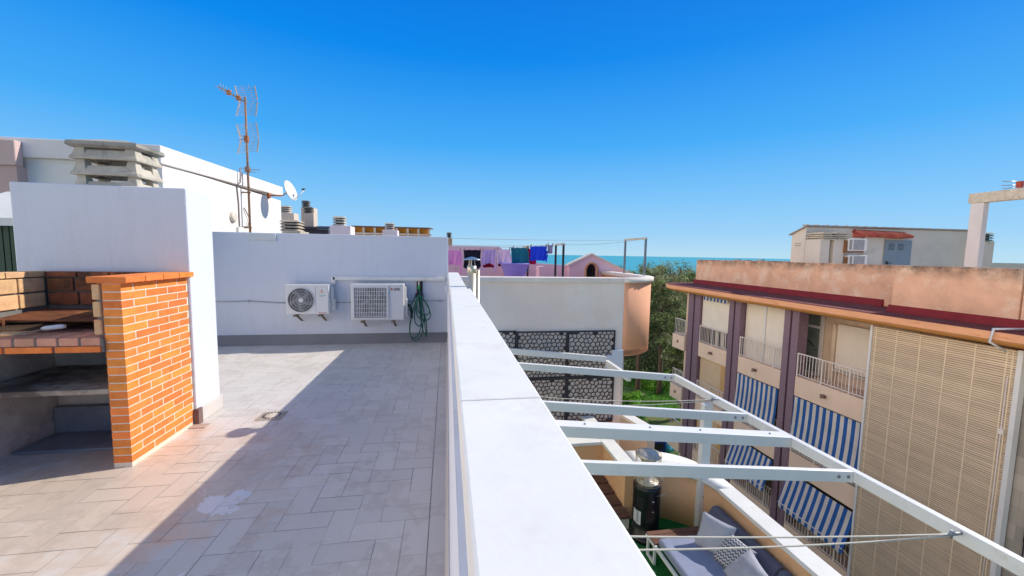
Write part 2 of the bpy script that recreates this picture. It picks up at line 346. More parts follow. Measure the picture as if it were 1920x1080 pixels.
# our roof deck: herringbone pavers painted over
W = .15; GP = .0022
def deckmat():
    m = bpy.data.materials.new('painted_herringbone_pavers'); m.use_nodes = True; n = m.node_tree.nodes; l = m.node_tree.links
    b = n['Principled BSDF']; tc = n.new('ShaderNodeNewGeometry')
    def noise(s, d=5, r=.6):
        k = n.new('ShaderNodeTexNoise'); k.inputs['Scale'].default_value = s; k.inputs['Detail'].default_value = d; k.inputs['Roughness'].default_value = r
        l.new(tc.outputs['Position'], k.inputs['Vector']); return k.outputs[0]
    def ramp(src, a, bb, c=0, d=1):
        k = n.new('ShaderNodeMapRange'); k.inputs[1].default_value = a; k.inputs[2].default_value = bb; k.inputs[3].default_value = c; k.inputs[4].default_value = d; l.new(src, k.inputs[0]); return k.outputs[0]
    def mix(f, a, c, mode='MIX'):
        k = n.new('ShaderNodeMix'); k.data_type = 'RGBA'; k.blend_type = mode
        if isinstance(f, float): k.inputs[0].default_value = f
        else: l.new(f, k.inputs[0])
        for i, x in ((6, a), (7, c)):
            if isinstance(x, tuple): k.inputs[i].default_value = (*x, 1)
            else: l.new(x, k.inputs[i])
        return k.outputs[2]
    c = mix(ramp(noise(.8), .3, .7), (.625, .58, .53), (.665, .62, .58))
    isl = ramp(tc.outputs['Random Per Island'], 0, 1, .95, 1.04)
    h = n.new('ShaderNodeHueSaturation'); l.new(c, h.inputs['Color']); l.new(isl, h.inputs['Value']); c = h.outputs[0]
    # damp zone beside the barbecue and puddle patches with painted sky reflection
    w1 = noise(1.3, 3, .5); w2 = noise(4.2, 6, .6)
    pos = n.new('ShaderNodeSeparateXYZ'); l.new(tc.outputs['Position'], pos.inputs[0])
    def dist(cx, cy, rx, ry):
        vs = n.new('ShaderNodeVectorMath'); vs.operation = 'SUBTRACT'; vs.inputs[1].default_value = (cx, cy, 0); l.new(tc.outputs['Position'], vs.inputs[0])
        vm = n.new('ShaderNodeVectorMath'); vm.operation = 'MULTIPLY'; vm.inputs[1].default_value = (1/rx, 1/ry, 0); l.new(vs.outputs[0], vm.inputs[0])
        vl = n.new('ShaderNodeVectorMath'); vl.operation = 'LENGTH'; l.new(vm.outputs[0], vl.inputs[0]); return vl.outputs['Value']
    def wobble(dv, k=.9):
        a = n.new('ShaderNodeMath'); a.operation = 'MULTIPLY_ADD'; a.inputs[1].default_value = k*2; l.new(w2, a.inputs[0]); l.new(dv, a.inputs[2]); return a.outputs[0]
    damp = ramp(wobble(dist(-2.2, 3.0, 1.5, 1.2)), 1.75, 1.45)
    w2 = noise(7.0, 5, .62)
    pud_sheen = [ramp(wobble(dist(*q), 2.2), 2.95, 2.72) for q in ((-1.46, 2.76, .17, .15), (-1.25, 2.05, .12, .09))]
    pm = pud_sheen[0]
    for q in pud_sheen[1:]:
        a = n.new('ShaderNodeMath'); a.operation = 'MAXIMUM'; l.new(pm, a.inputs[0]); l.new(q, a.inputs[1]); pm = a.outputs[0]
    c = mix(damp, c, mix(1.0, c, (.97, .86, .76), 'MULTIPLY'))
    edge = ramp(noise(1.9, 7, .65), .50, .54); edge2 = ramp(noise(1.9, 7, .65), .60, .55)
    em = n.new('ShaderNodeMath'); em.operation = 'MULTIPLY'; l.new(edge, em.inputs[0]); l.new(edge2, em.inputs[1])
    e3 = n.new('ShaderNodeMath'); e3.operation = 'MULTIPLY'; e3.inputs[1].default_value = .22; l.new(em.outputs[0], e3.inputs[0])
    c = mix(e3.outputs[0], c, (.36, .29, .23))
    pm2 = n.new('ShaderNodeMath'); pm2.operation = 'MULTIPLY'; pm2.inputs[1].default_value = .75; l.new(pm, pm2.inputs[0]); c = mix(pm2.outputs[0], c, (.78, .78, .80))  # whitish sky reflection of the puddles put into the base colour
    c = mix(ramp(noise(60, 4, .7), .70, .78), c, (.22, .19, .16))
    l.new(c, b.inputs['Base Color'])
    r1 = mix(damp, (.68,)*3, (.36,)*3); r2 = mix(pm, r1, (.30,)*3); l.new(r2, b.inputs['Roughness'])
    bp = n.new('ShaderNodeBump'); bp.inputs['Strength'].default_value = .25; bp.inputs['Distance'].default_value = .006
    ff = n.new('ShaderNodeMath'); ff.operation = 'MULTIPLY'; l.new(noise(22, 5), ff.inputs[0])
    inv = n.new('ShaderNodeMath'); inv.operation = 'SUBTRACT'; inv.inputs[0].default_value = 1.0; l.new(pm, inv.inputs[1]); l.new(inv.outputs[0], ff.inputs[1])
    l.new(ff.outputs[0], bp.inputs['Height']); l.new(bp.outputs[0], b.inputs['Normal'])
    return m
X0, X1, Y0, Y1 = -6.0, -0.105, -1.0, 7.36
d = MB(); d.quad((X0-.3, Y0, -.0015), (.02, Y0, -.0015), (.02, 7.42, -.0015), (X0-.3, 7.42, -.0015), mi=1)
def tile(x0, y0, x1, y1):
    x0, x1 = max(x0, X0), min(x1, X1); y0, y1 = max(y0, Y0), min(y1, Y1)
    if x1-x0 < .012 or y1-y0 < .012: return
    gp = GP*random.uniform(.25, 1.3) if random.random() < .75 else GP*.1
    j = [random.uniform(-.0008, .0008) for _ in range(4)]; z = random.uniform(0, .0006)
    d.quad((x0+gp, y0+gp+j[0], z), (x1-gp, y0+gp+j[1], z), (x1-gp, y1-gp+j[2], z), (x0+gp, y1-gp+j[3], z))
for b_ in range(-40, 40):
    for k in range(-60, 80):
        ox, oy = (k+4*b_)*W - 1.0, k*W
        if ox > 1 or ox < -8 or oy < -2 or oy > 8: continue
        tile(ox, oy, ox+2*W, oy+W); tile(ox+2*W, oy-W, ox+3*W, oy+W)
d.quad((-.10, Y0, .0), (.0, Y0, .0), (.0, 7.42, .0), (-.10, 7.42, .0), mi=0)
d.quad((X0, 7.365, .001), (-.105, 7.365, .001), (-.105, 7.42, .001), (X0, 7.42, .001), mi=2)
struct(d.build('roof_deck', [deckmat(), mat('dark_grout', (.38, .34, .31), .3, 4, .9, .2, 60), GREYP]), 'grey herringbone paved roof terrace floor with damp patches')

# ================================================================== OUR BUILDING
ob = thing('apartment_building', 'white apartment block carrying the paved roof terrace and the lower turf terrace', 'building', (-3, 3, -13.3))
b = MB(); b.box((-6.3, -3, -13.3), (.20, 7.60, -.012)); b.build('wall', BRIGHT, ob)
b = MB(); b.box((.205, -3, -13.3), (4.36, 6.9, -2.83)); b.prism([(3.0, 6.9), (3.1, 6.5), (3.7, 6.5), (4.05, 6.36), (4.28, 6.05), (4.36, 5.6), (4.36, 6.9-1.4), (3, 5.5)], -13.3, -2.835); b.build('terrace_block', BRIGHT, ob)
b = MB(); b.box((.205, -3, -2.81), (4.15, 6.9, -2.80)); tf = b.build('terrace_floor', TURF, None); struct(tf, 'dark green artificial turf on the lower terrace floor')

pw = thing('parapet_wall', 'long white parapet wall with thick flat coping running beside the paved deck', 'wall', (.1, 3, 0))
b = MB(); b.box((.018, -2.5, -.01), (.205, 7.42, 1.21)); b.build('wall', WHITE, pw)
b = MB(); ys = [-2.5, .93, 2.42, 3.95]
for a, c in zip(ys[:-1], ys[1:]): b.box((.030, a+.0015, 1.208), (.231, c-.0015, 1.30))
b.build('coping', WHITE2, pw, bevel=.006)
b = MB(); b.box((.024, 3.957, 1.208), (.203, 5.9, 1.292)); b.box((.022, 5.903, 1.208), (.203, 7.418, 1.290)); b.build('coping', WHITE2, pw, bevel=.005)
b = MB(); b.hexa([(-.006, -2.5, 0), (.03, -2.5, 0), (.03, 7.42, 0), (-.006, 7.42, 0)], [(.012, -2.5, .17), (.03, -2.5, .17), (.03, 7.42, .17), (.012, 7.42, .17)]); b.build('skirting', GREYP, pw)
b = MB(); b.box((-.03, 7.0, .93), (.02, 7.2, 1.08)); b.build('junction_box', WHITE, pw, bevel=.01)

ew = thing('end_wall', 'tall white end wall in shade behind the two air conditioners', 'wall', (-3, 7.5, 0))
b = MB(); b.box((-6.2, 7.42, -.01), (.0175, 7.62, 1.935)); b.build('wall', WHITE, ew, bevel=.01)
b = MB(); b.hexa([(-6.2, 7.34, 0), (.0, 7.34, 0), (.0, 7.43, 0), (-6.2, 7.43, 0)], [(-6.2, 7.405, .175), (.0, 7.405, .175), (.0, 7.43, .175), (-6.2, 7.43, .175)]); b.build('skirting', mat('dark_grey_skirting', (.23, .225, .235), .1, 2.5, .6, .2, 60), ew)
b = MB(); b.box((-3.318, 7.395, 1.808), (-2.888, 7.425, 1.92)); b.build('cover_plate', mat('pale_plate', (.66, .69, .68), .03, 2, .6, .05, 60), ew, bevel=.004)

# chimney block
cb = thing('chimney_stack', 'wide white chimney block with a slatted concrete cowl behind the barbecue', 'chimney', (-3, 4.25, 0))
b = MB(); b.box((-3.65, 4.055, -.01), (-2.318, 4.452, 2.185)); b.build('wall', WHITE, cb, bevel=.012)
b = MB(); b.box((-3.66, 4.045, 0), (-2.300, 4.47, .145)); b.build('skirting', GREYP, cb, bevel=.012)
b = MB(); b.box((-2.43, 4.035, 0), (-2.292, 4.10, .148)); b.build('corner_tile', mat('brown_tile_end', (.20, .13, .12), .2, 8, .8, .3, 60), cb)
cowl = MB()
cx, cy, hw, hd = -2.955, 4.235, .212, .122
def ring(w_, d_, zz): return [(cx-w_, cy-d_, zz), (cx+w_, cy-d_, zz), (cx+w_, cy+d_, zz), (cx-w_, cy+d_, zz)]
for z in (2.135, 2.272, 2.408):      # tall sloping louvre blades on four sides
    o1, oe, o2, i1, i2 = ring(hw+.045, hd+.045, z), ring(hw+.045, hd+.045, z+.016), ring(hw+.004, hd+.004, z+.088), ring(hw+.01, hd+.01, z), ring(hw-.03, hd-.03, z+.080)
    for i in range(4):
        j = (i+1) % 4
        cowl.hexa([o1[i], o1[j], i1[j], i1[i]], [oe[i], oe[j], i1[j], i1[i]]); cowl.hexa([oe[i], oe[j], i1[j], i1[i]], [o2[i], o2[j], i2[j], i2[i]])
    for sx in (-1, 1):
        for sy in (-1, 1):
            x, y = cx+sx*(hw-.018), cy+sy*(hd-.018); w2 = .052
            cowl.hexa([(x-w2, y-w2, z+.02), (x+w2, y-w2, z+.02), (x+w2, y+w2, z+.02), (x-w2, y+w2, z+.02)], [(x-w2*.55, y-w2*.55, z+.139), (x+w2*.55, y-w2*.55, z+.139), (x+w2*.55, y+w2*.55, z+.139), (x-w2*.55, y+w2*.55, z+.139)])
cw = cowl.build('cowl', CONC, cb, bevel=.003)
b = MB(); b.hexa(ring(hw+.04, hd+.04, 2.508), ring(hw+.06, hd+.06, 2.522)); b.hexa(ring(hw+.06, hd+.06, 2.5225), ring(hw+.055, hd+.055, 2.556)); b.hexa(ring(hw+.055, hd+.055, 2.5565), ring(hw*.4, hd*.3, 2.605)); b.build('cap', mat('dark_weathered_concrete', (.38, .36, .31), .2, 6, .95, .5, 50, stain=(.18, .18, .15), stain_at=.52, stain_scale=5), cw, bevel=.004)
b = MB(); b.box((cx-.13, cy-.06, 2.18), (cx+.13, cy+.06, 2.22)); b.build('throat', DARK, cw)

# ------------------------------------------------------------------ barbecue
bq = thing('barbecue', 'orange brick built-in barbecue with grey plaster alcove against the white chimney block', 'barbecue', (-2.9, 3.7, 0))
b = MB(); b.box((-2.456, 3.2995, 0), (-2.3405, 4.05, 1.385)); b.box((-2.4575, 3.298, 0), (-2.3392, 4.05, .035)); b.build('mortar_core', MORTAR, bq)
b = MB(); NC = 22; hh = (1.385-.03)/NC
for r_ in range(NC):
    z0 = .03+r_*hh+.0045; z1 = .03+(r_+1)*hh-.0045
    y = 3.297 - (0 if r_ % 2 == 0 else .125)
    first = True
    while y < 4.045:
        ya, yb = max(y, 3.297), min(y+.237, 4.047)
        if yb-ya > .03:
            j = random.uniform(-.0008, .0008)
            b.box((-2.459, ya, z0), (-2.3385+j, yb, z1))
        y += .248
b.build('side_wall', BRICK, bq, bevel=.001)
b = MB(); y = 3.27
for k in range(4):
    y1 = y+.197; b.box((-2.535, y+.003, 1.392), (-2.285, y1-.003, 1.435)); y = y1
b.box((-2.49, 3.30, 1.384), (-2.30, 4.04, 1.392)); b.build('top_course', BRICK, bq, bevel=.003)
b = MB()
for z in (1.005, 1.135, 1.262):
    for y in (3.29, 3.54, 3.79): b.box((-2.525, y+.006, z+.006), (-2.475, y+.235, z+.118))
b.build('fire_lining', FIREB, bq, bevel=.008)
b = MB(); b.box((-2.508, 3.312, .99), (-2.4605, 4.045, 1.383)); b.build('lining_mortar', GMORTAR, bq)
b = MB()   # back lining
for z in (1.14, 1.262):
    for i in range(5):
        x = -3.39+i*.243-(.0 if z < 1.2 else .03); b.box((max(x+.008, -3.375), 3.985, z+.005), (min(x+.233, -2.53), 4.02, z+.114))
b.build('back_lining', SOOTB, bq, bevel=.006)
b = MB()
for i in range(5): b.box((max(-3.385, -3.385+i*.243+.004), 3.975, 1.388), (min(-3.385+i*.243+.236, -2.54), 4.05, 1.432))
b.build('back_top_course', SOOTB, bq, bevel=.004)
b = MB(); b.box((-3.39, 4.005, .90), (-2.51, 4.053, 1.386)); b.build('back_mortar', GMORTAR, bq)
b = MB()   # left lining, sunlit
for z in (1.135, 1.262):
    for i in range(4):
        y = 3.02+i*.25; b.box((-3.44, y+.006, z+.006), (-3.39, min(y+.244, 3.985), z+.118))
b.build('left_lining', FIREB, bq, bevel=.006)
b = MB()
for i in range(6): b.box((-3.50, 3.02+i*.165+.004, 1.39), (-3.385, min(3.02+(i+1)*.165-.004, 4.04), 1.435))
b.build('left_top_course', FIREB, bq, bevel=.003)
b = MB(); b.box((-3.52, 3.0, .985), (-3.41, 4.05, 1.387)); b.build('left_mortar', GMORTAR, bq)
b = MB(); b.box((-3.52, 2.95, 0), (-3.39, 4.05, .885)); b.build('left_wall', PLAST, bq)
b = MB(); b.box((-3.39, 4.02, 0), (-2.46, 4.054, .885)); b.build('back_wall', mat('cream_alcove_plaster', (.66, .56, .46), .15, 4, .95, .5, 30, stain=(.48, .40, .33), stain_at=.5, stain_scale=3), bq)
b = MB(); b.box((-3.385, 3.96, 0), (-2.46, 4.02, .245)); b.box((-3.385, 3.6, 0), (-2.46, 3.96, .02)); b.build('back_step', mat('dim_grey_render', (.27, .27, .29), .15, 3, .9, .3, 50), bq, bevel=.01)
b = MB(); b.box((-3.385, 3.30, .566), (-2.4605, 4.02, .604)); sh = b.build('shelf', mat('concrete_shelf', (.42, .36, .29), .2, 5, .95, .4, 60, stain=(.14, .10, .08), stain_at=.42, stain_scale=3), bq, bevel=.004)
b = MB(); b.box((-3.52, 3.281, .888), (-2.4605, 4.02, .985)); b.build('counter_slab', GMORTAR, bq)
b = MB(); x = -2.465
for i in range(4): b.box((x-.29, 3.268, .888), (x-.008, 3.33, .932)); x -= .30
b.build('counter_edge', BRICK, bq, bevel=.004)
b = MB(); x = -2.47
for i in range(8): b.box((x-.127, 3.275, .936), (x-.006, 3.50, .994)); x -= .135
b.build('counter_front_course', mat('pinkish_brick', (.66, .33, .21), .15, 10, .9, .3, 100, island=.12), bq, bevel=.006)
b = MB()
for j in range(4):
    x = -2.465-(j % 2)*.06
    for i in range(5): b.box((x-.123, 3.505+j*.125, .975), (x-.004, 3.505+j*.125+.119, .9955)); x -= .127
b.build('counter_top', REDTILE, bq, bevel=.003)
b = MB()
for j in range(3):
    for i in range(2): b.box((-3.385+i*.16, 3.36+j*.215, .975), (-3.23+i*.16, 3.57+j*.215, 1.003))
b.build('hearth_bricks', FIREB, bq, bevel=.004)

b = MB(); b.hexa([(-3.37, 3.52, 1.085), (-2.62, 3.60, 1.06), (-2.60, 3.93, 1.10), (-3.37, 3.95, 1.12)], [(-3.37, 3.52, 1.089), (-2.62, 3.60, 1.064), (-2.60, 3.93, 1.104), (-3.37, 3.95, 1.124)])
b.tube([(-3.37, 3.52, 1.085), (-2.62, 3.60, 1.06)], .007, 6); b.box((-3.30, 3.50, 1.0), (-3.27, 3.53, 1.09)); b.box((-2.66, 3.88, .995), (-2.63, 3.91, 1.09))
b.box((-3.36, 3.36, 1.075), (-3.27, 3.50, 1.085)); b.box((-3.30, 3.90, .995), (-3.27, 3.93, 1.10))
tag(b.build('rusty_tray', RUST), 'brown rusty iron tray propped on the barbecue counter', 'tray')
gr = thing('grill_grate', 'wire grill grate with a white handle lying on the barbecue counter', 'grill', (-3.2, 3.45, 1.0))
b = MB()
for i in range(19):
    x = -3.37+i*.0215; b.tube([(x, 3.33, 1.02), (x+.02, 3.60, 1.06)], .0026, 5)
b.build('rods', mat('dark_wire', (.10, .07, .05), .2, 8, .6, 0, metal=.5), gr)
b = MB(); b.tube([(-3.38, 3.33, 1.02), (-2.965, 3.33, 1.02), (-2.945, 3.60, 1.06), (-3.36, 3.60, 1.06), (-3.38, 3.33, 1.02)], .004, 6); b.build('frame', STEEL, gr)
b = MB(); b.tube([(-2.96, 3.43, 1.037), (-2.94, 3.432, 1.04), (-2.85, 3.45, 1.048), (-2.83, 3.455, 1.05)], [.011, .017, .017, .012], 10); b.build('handle', WMETAL, gr)
b = MB()
for i in range(60):
    x = -2.60+random.uniform(-.05, .05); y = 3.50+random.uniform(-.05, .06)
    b.tube([(x, y, 1.0), (x+random.uniform(-.03, .03), y+random.uniform(-.03, .03), 1.045)], .004, 4)
b.box((-2.65, 3.46, 1.012), (-2.55, 3.54, 1.02)); b.tube([(-2.60, 3.50, 1.016), (-2.535, 3.52, 1.07)], .006, 5)
tag(b.build('scrub_brush', DARKM), 'small black bristle brush lying beside the barbecue pier', 'brush')

b = MB(); b.box((-2.36, 3.95, 0.001), (-2.20, 4.04, .008)); tag(b.build('loose_tile', mat('beige_tile', (.50, .38, .31), .1, 6, .7, .1, 60)), 'loose beige floor tile lying at the foot of the white chimney corner', 'tile')
dr = thing('floor_drain', 'small square floor drain with round slotted cover in the deck', 'drain', (-1.715, 4.17, 0))
b = MB(); b.box((-1.83, 4.07, .0008), (-1.60, 4.27, .0045)); b.build('frame', mat('beige_frame', (.40, .34, .28), .1, 5, .7, .2, 60), dr)
b = MB(); b.lathe((-1.715, 4.17, .0046), [(.088, 0), (.086, .004), (.01, .005)], 28); b.build('cover', mat('cream_cover', (.66, .58, .47), .06, 5, .7, .1, 60), dr)
b = MB()
for k in range(16):
    a = 2*pi*k/16; x, y = -1.715+.073*math.cos(a), 4.17+.073*math.sin(a); c_, s_ = math.cos(a), math.sin(a)
    b.prism([(x+c_*.009-s_*.009, y+s_*.009+c_*.009), (x-c_*.009-s_*.009, y-s_*.009+c_*.009), (x-c_*.009+s_*.009, y-s_*.009-c_*.009), (x+c_*.009+s_*.009, y+s_*.009-c_*.009)], .0088, .0102)
b.build('slot', DARK, dr)

fl = thing('flue_pipe', 'stainless steel flue pipe with conical rain cap beside the parapet', 'flue', (.345, 4.3, -.5))
b = MB(); b.tube([(.262, 4.3, -2.8), (.262, 4.3, 1.50)], .046, 20)
b.tube([(.262, 4.3, 1.44), (.262, 4.3, 1.515)], .051, 20)
for o in b.v: pass
b.build('pipe', STEEL, fl)
b = MB(); b.tube([(.325, 4.36, -2.8), (.325, 4.36, 1.47)], .030, 16); b.build('side_pipe', STEEL, fl)
b = MB(); b.lathe((.262, 4.3, 1.578), [(.105, 0), (.104, .004), (.03, .028), (.012, .032)], 28)
cp = b.build('cap', mat('blue_grey_steel', (.55, .58, .62), .05, 3, .3, .02, 60, metal=.9), fl)
b = MB()
for a in (0.3, 2.4, 4.5): b.bar((.262+.04*math.cos(a), 4.3+.04*math.sin(a), 1.50), (.262+.03*math.cos(a), 4.3+.03*math.sin(a), 1.585), .012, .003)
b.build('stem', STEEL, cp)

# ------------------------------------------------------------------ air conditioners
RED = mat('red_print', (.55, .04, .03), .05, 5, .5, 0); TEAL = mat('teal_print', (.02, .42, .38), .05, 5, .5, 0); BLK = mat('black_print', (.03, .03, .035), .05, 5, .5, 0)
PRED = mat('pale_red_print', (.70, .28, .22), .05, 5, .5, 0)
def arc(c, r, a0, a1, n, y): return [(c[0]+r*math.cos(a0+(a1-a0)*i/n), y, c[1]+r*math.sin(a0+(a1-a0)*i/n)) for i in range(n+1)]
def ac_common(t, x0, x1, z0, z1, yf=7.10, yb=7.37, fcx=0, fcz=0, fr=.2, vents=True):
    b = MB(); b.box((x0, yf+.012, z0), (x1, yb, z1-.012)); b.box((x0-.004, yf+.006, z1-.028), (x1+.004, yb+.003, z1)); 
    cas = b.build('casing', ACW, t, bevel=.012)
    b = MB()   # recessed dark fan opening drum
    b.lathe((0, 0, 0), [(.001, 0), (fr, 0)], 40)
    b.v = [(fcx+x, yf+.0085, fcz+y) for x, y, z in b.v]; b.f = b.f[:-2]; b.sm = b.sm[:-2]; b.mi = b.mi[:-2]
    b.build('fan_recess', DARK, t)
    b = MB()
    for k in range(5):
        a = 2*pi*k/5+.3
        pts = []
        for j in range(7): pts.append((fcx+(.05+(fr-.06)*j/6)*math.cos(a+.09*j), yf+.006, fcz+(.05+(fr-.06)*j/6)*math.sin(a+.09*j)))
        for j in range(7): pts.append((fcx+(fr-.01-(fr-.06)*j/6)*math.cos(a+.95-.07*j), yf+.0065, fcz+(fr-.01-(fr-.06)*j/6)*math.sin(a+.95-.07*j)))
        b.quad(*pts)
    b.build('fan_blades', mat('grey_fan_plastic', (.15, .15, .16), .1, 5, .5, 0), t)
    for fx in (.22, .80):
        b = MB(); x = x0+(x1-x0)*fx
        b.box((x-.018, yf+.02, z0-.028), (x+.018, 7.42, z0-.004)); b.hexa([(x-.018, 7.40, z0-.16), (x+.018, 7.40, z0-.16), (x+.018, 7.42, z0-.16), (x-.018, 7.42, z0-.16)], [(x-.018, yf+.05, z0-.03), (x+.018, yf+.05, z0-.03), (x+.018, yf+.09, z0-.03), (x-.018, yf+.09, z0-.03)])
        b.box((x-.04, yf+.005, z0-.04), (x+.015, yf+.05, z0-.012))
        b.build('wall_bracket', mat('weathered_bracket', (.20, .16, .12), .2, 8, .7, .1, 60), t)
    b = MB(); b.box((x1+.0045, yf+.10, z1-.30), (x1+.028, yb-.02, z1-.05)); b.box((x1+.002, yf+.13, z0+.03), (x1+.05, yb-.01, z1-.26)); b.build('valve_cover', ACW, t, bevel=.008)
    return cas
t1 = thing('air_conditioner', 'smaller white air conditioner with round spiral fan grille on the end wall', 'air conditioner', (-2.3, 7.3, .56))
ac_common(t1, -2.654, -1.975, .575, 1.078, fcx=-2.415, fcz=.815, fr=.205)
b = MB(); ctr = (-2.415, .815)
for k in range(44):     # curved guard wires
    a = 2*pi*k/44; pts = [(ctr[0]+(.04+.165*j/7)*math.cos(a+.16*j), 7.100, ctr[1]+(.04+.165*j/7)*math.sin(a+.16*j)) for j in range(8)]
    b.tube(pts, .0017, 4, caps=False)
for r_ in (.075, .12, .165, .205): b.tube(arc(ctr, r_, 0, 2*pi, 40, 7.1), .002 if r_ < .2 else .005, 4, caps=False)
gg = b.build('fan_guard', WMETAL, t1)
b = MB(); b.tube([(ctr[0], 7.098, ctr[1]), (ctr[0], 7.106, ctr[1])], .037, 24); b.build('hub_disc', ACW, gg)
b = MB(); b.box((-2.185, 7.1085, .60), (-2.180, 7.113, 1.05)); b.box((-1.985, 7.1085, .6), (-1.982, 7.113, 1.05)); b.build('panel_joint', mat('joint_grey', (.45, .47, .5), .05, 5, .6, 0), t1)
b = MB(); b.tube([(-2.087, 7.1095, .973), (-2.087, 7.1115, .973)], .016, 12); b.box((-2.125, 7.1095, .94), (-2.05, 7.1112, .948)); b.build('logo', PRED, t1)
b = MB(); b.box((-2.12, 7.1095, .875), (-2.075, 7.1112, .88)); b.box((-2.115, 7.1095, .90), (-2.065, 7.1112, .905)); b.box((-2.12, 7.1095, .875), (-2.115, 7.1112, .905)); b.box((-2.075, 7.1095, .88), (-2.07, 7.1112, .905)); b.build('logo_mark', TEAL, t1)
b = MB(); b.hexa([(-2.06, 7.1095, .885), (-2.015, 7.1095, .897), (-2.05, 7.1095, .900)], [(-2.06, 7.1112, .885), (-2.015, 7.1112, .897), (-2.05, 7.1112, .900)]); b.build('logo_mark', TEAL, t1)
b = MB(); b.box((-2.14, 7.1095, .592), (-2.125, 7.1112, .607)); x = -2.12
for i in range(9): b.box((x, 7.1095, .594), (x+.009, 7.1112, .604)); x += .0125
b.build('lettering', RED, t1)
t2 = thing('air_conditioner', 'larger white air conditioner with square barred grille beside the coiled hose', 'air conditioner', (-1.2, 7.3, .46))
ac_common(t2, -1.621, -.742, .462, 1.092, fcx=-1.27, fcz=.79, fr=.235)
b = MB()
for i in range(20):
    x = -1.563+i*.0280; b.bar((x, 7.099, .52), (x, 7.099, 1.03), .010, .006)
b.build('grille_bars', WMETAL, t2)
b = MB()
for z in (.525, .60, .675, .75, .825, .90, .965, 1.03): b.bar((-1.57, 7.0945, z), (-1.02, 7.0945, z), .004, .006)
b.box((-1.585, 7.085, .505), (-1.565, 7.108, 1.045)); b.box((-1.02, 7.085, .505), (-1.0, 7.108, 1.045)); b.box((-1.585, 7.086, 1.035), (-1.0, 7.107, 1.05)); b.box((-1.585, 7.086, .495), (-1.0, 7.107, .51))
b.build('grille_frame', WMETAL, t2)
b = MB(); b.quad((-1.565, 7.1088, .51), (-1.02, 7.1088, .51), (-1.02, 7.1088, 1.035), (-1.565, 7.1088, 1.035)); b.build('coil_backing', mat('coil_grey', (.19, .18, .22), .2, 14, .8, 0), t2)
b = MB()
def dia(cx_, cz_, a, l=.022, w_=.011):
    q = [(0, 0), (w_, l*.55), (0, l*1.1), (-w_, l*.55)]
    r_ = [(cx_+x*math.cos(a)-z*math.sin(a), cz_+x*math.sin(a)+z*math.cos(a)) for x, z in q]
    b.hexa([(x, 7.1095, z) for x, z in r_], [(x, 7.112, z) for x, z in r_])
for a in (0, 2*pi/3, -2*pi/3): dia(-.945, 1.005, a, .024, .013)
b.build('logo', RED, t2)
text('lettering', 'MITSUBISHI', .026, (-.912, 7.109, 1.004), BLK, t2, sx=.82); text('lettering', 'ELECTRIC', .026, (-.912, 7.109, .980), BLK, t2, sx=.95)

b = MB(); b.box((-1.98, 7.36, 1.135), (-.035, 7.42, 1.205)); b.box((-2.0, 7.36, 1.095), (-1.93, 7.418, 1.2)); b.box((-1.99, 7.37, 1.05), (-1.945, 7.41, 1.12))
tag(b.build('pipe_trunking', WHITE2, bevel=.01), 'white pipe trunking running along the end wall above the air conditioners', 'trunking')
wcb = thing('wall_cable', 'thin grey cable clipped along the end wall', 'cable', (-2, 7.41, .75)); GC = mat('grey_cable', (.42, .42, .46), .1, 5, .6, 0)
b = MB(); b.tube([(-3.9, 7.41, .755), (-3.5, 7.41, .758), (-3.35, 7.41, .765), (-3.0, 7.41, .74), (-2.66, 7.41, .73)], .010, 6); b.build('cable', GC, wcb); b = MB(); b.tube([(-1.93, 7.41, .74), (-1.62, 7.41, .735)], .008, 6); b.build('cable', GC, wcb); b = MB(); b.tube([(-.74, 7.41, .75), (-.45, 7.41, .765), (-.2, 7.41, .77), (-.04, 7.41, .765)], .008, 6); b.build('cable', GC, wcb); b = MB()
b.box((-3.36, 7.395, .745), (-3.34, 7.418, .785)); b.build('clip', GC, wcb); b = MB(); b.box((-.15, 7.39, .745), (-.11, 7.418, .785)); b.build('clip', GC, wcb); b = MB(); b.tube([(-.42, 7.405, .76), (-.42, 7.405, .9)], .01, 6); b.build('clip', GC, wcb)
hr = thing('hose_holder', 'black hose hanger with tap fixed on the end wall', 'hose holder', (-.5, 7.38, .9))
b = MB(); b.box((-.545, 7.39, .86), (-.44, 7.419, 1.14)); b.box((-.57, 7.29, .84), (-.44, 7.40, .88)); b.box((-.56, 7.28, .84), (-.45, 7.30, .92)); b.build('bracket', DARKM, hr, bevel=.005)
b = MB(); b.tube([(-.50, 7.40, 1.105), (-.50, 7.33, 1.11), (-.50, 7.32, 1.05)], .016, 8); b.tube([(-.54, 7.35, 1.13), (-.46, 7.35, 1.13)], .008, 6); b.build('tap', STEEL, hr)
b = MB(); b.tube([(-.50, 7.32, 1.05), (-.502, 7.32, .985)], .018, 8); b.build('hose_connector', GRN_L, hr)
b = MB()
def loop(cx_, wd, ztop, zbot, y, lean=0.0, ph=0):
    pts = []
    for i in range(41):
        a = 2*pi*i/40; zz = (ztop+zbot)/2+(ztop-zbot)/2*math.cos(a)
        k = (1-math.cos(a))/2
        pts.append((cx_+wd*math.sin(a)*(.35+.85*k)+lean*k, y+.012*math.sin(3*a+ph), zz))
    b.tube(pts, .0095, 7, caps=False)
loop(-.50, .13, .885, .06, 7.27, -.06, 0); loop(-.50, .115, .88, .10, 7.30, -.09, 1); loop(-.49, .10, .885, .33, 7.25, .0, 2); loop(-.48, .14, .88, .43, 7.24, .09, 3); loop(-.49, .12, .88, .52, 7.29, .10, 4); loop(-.49, .05, .88, .16, 7.28, .11, 5)
b.tube([(-.502, 7.32, .99), (-.47, 7.28, .90), (-.41, 7.27, .6), (-.39, 7.28, .3), (-.36, 7.28, .12)], .0095, 7)
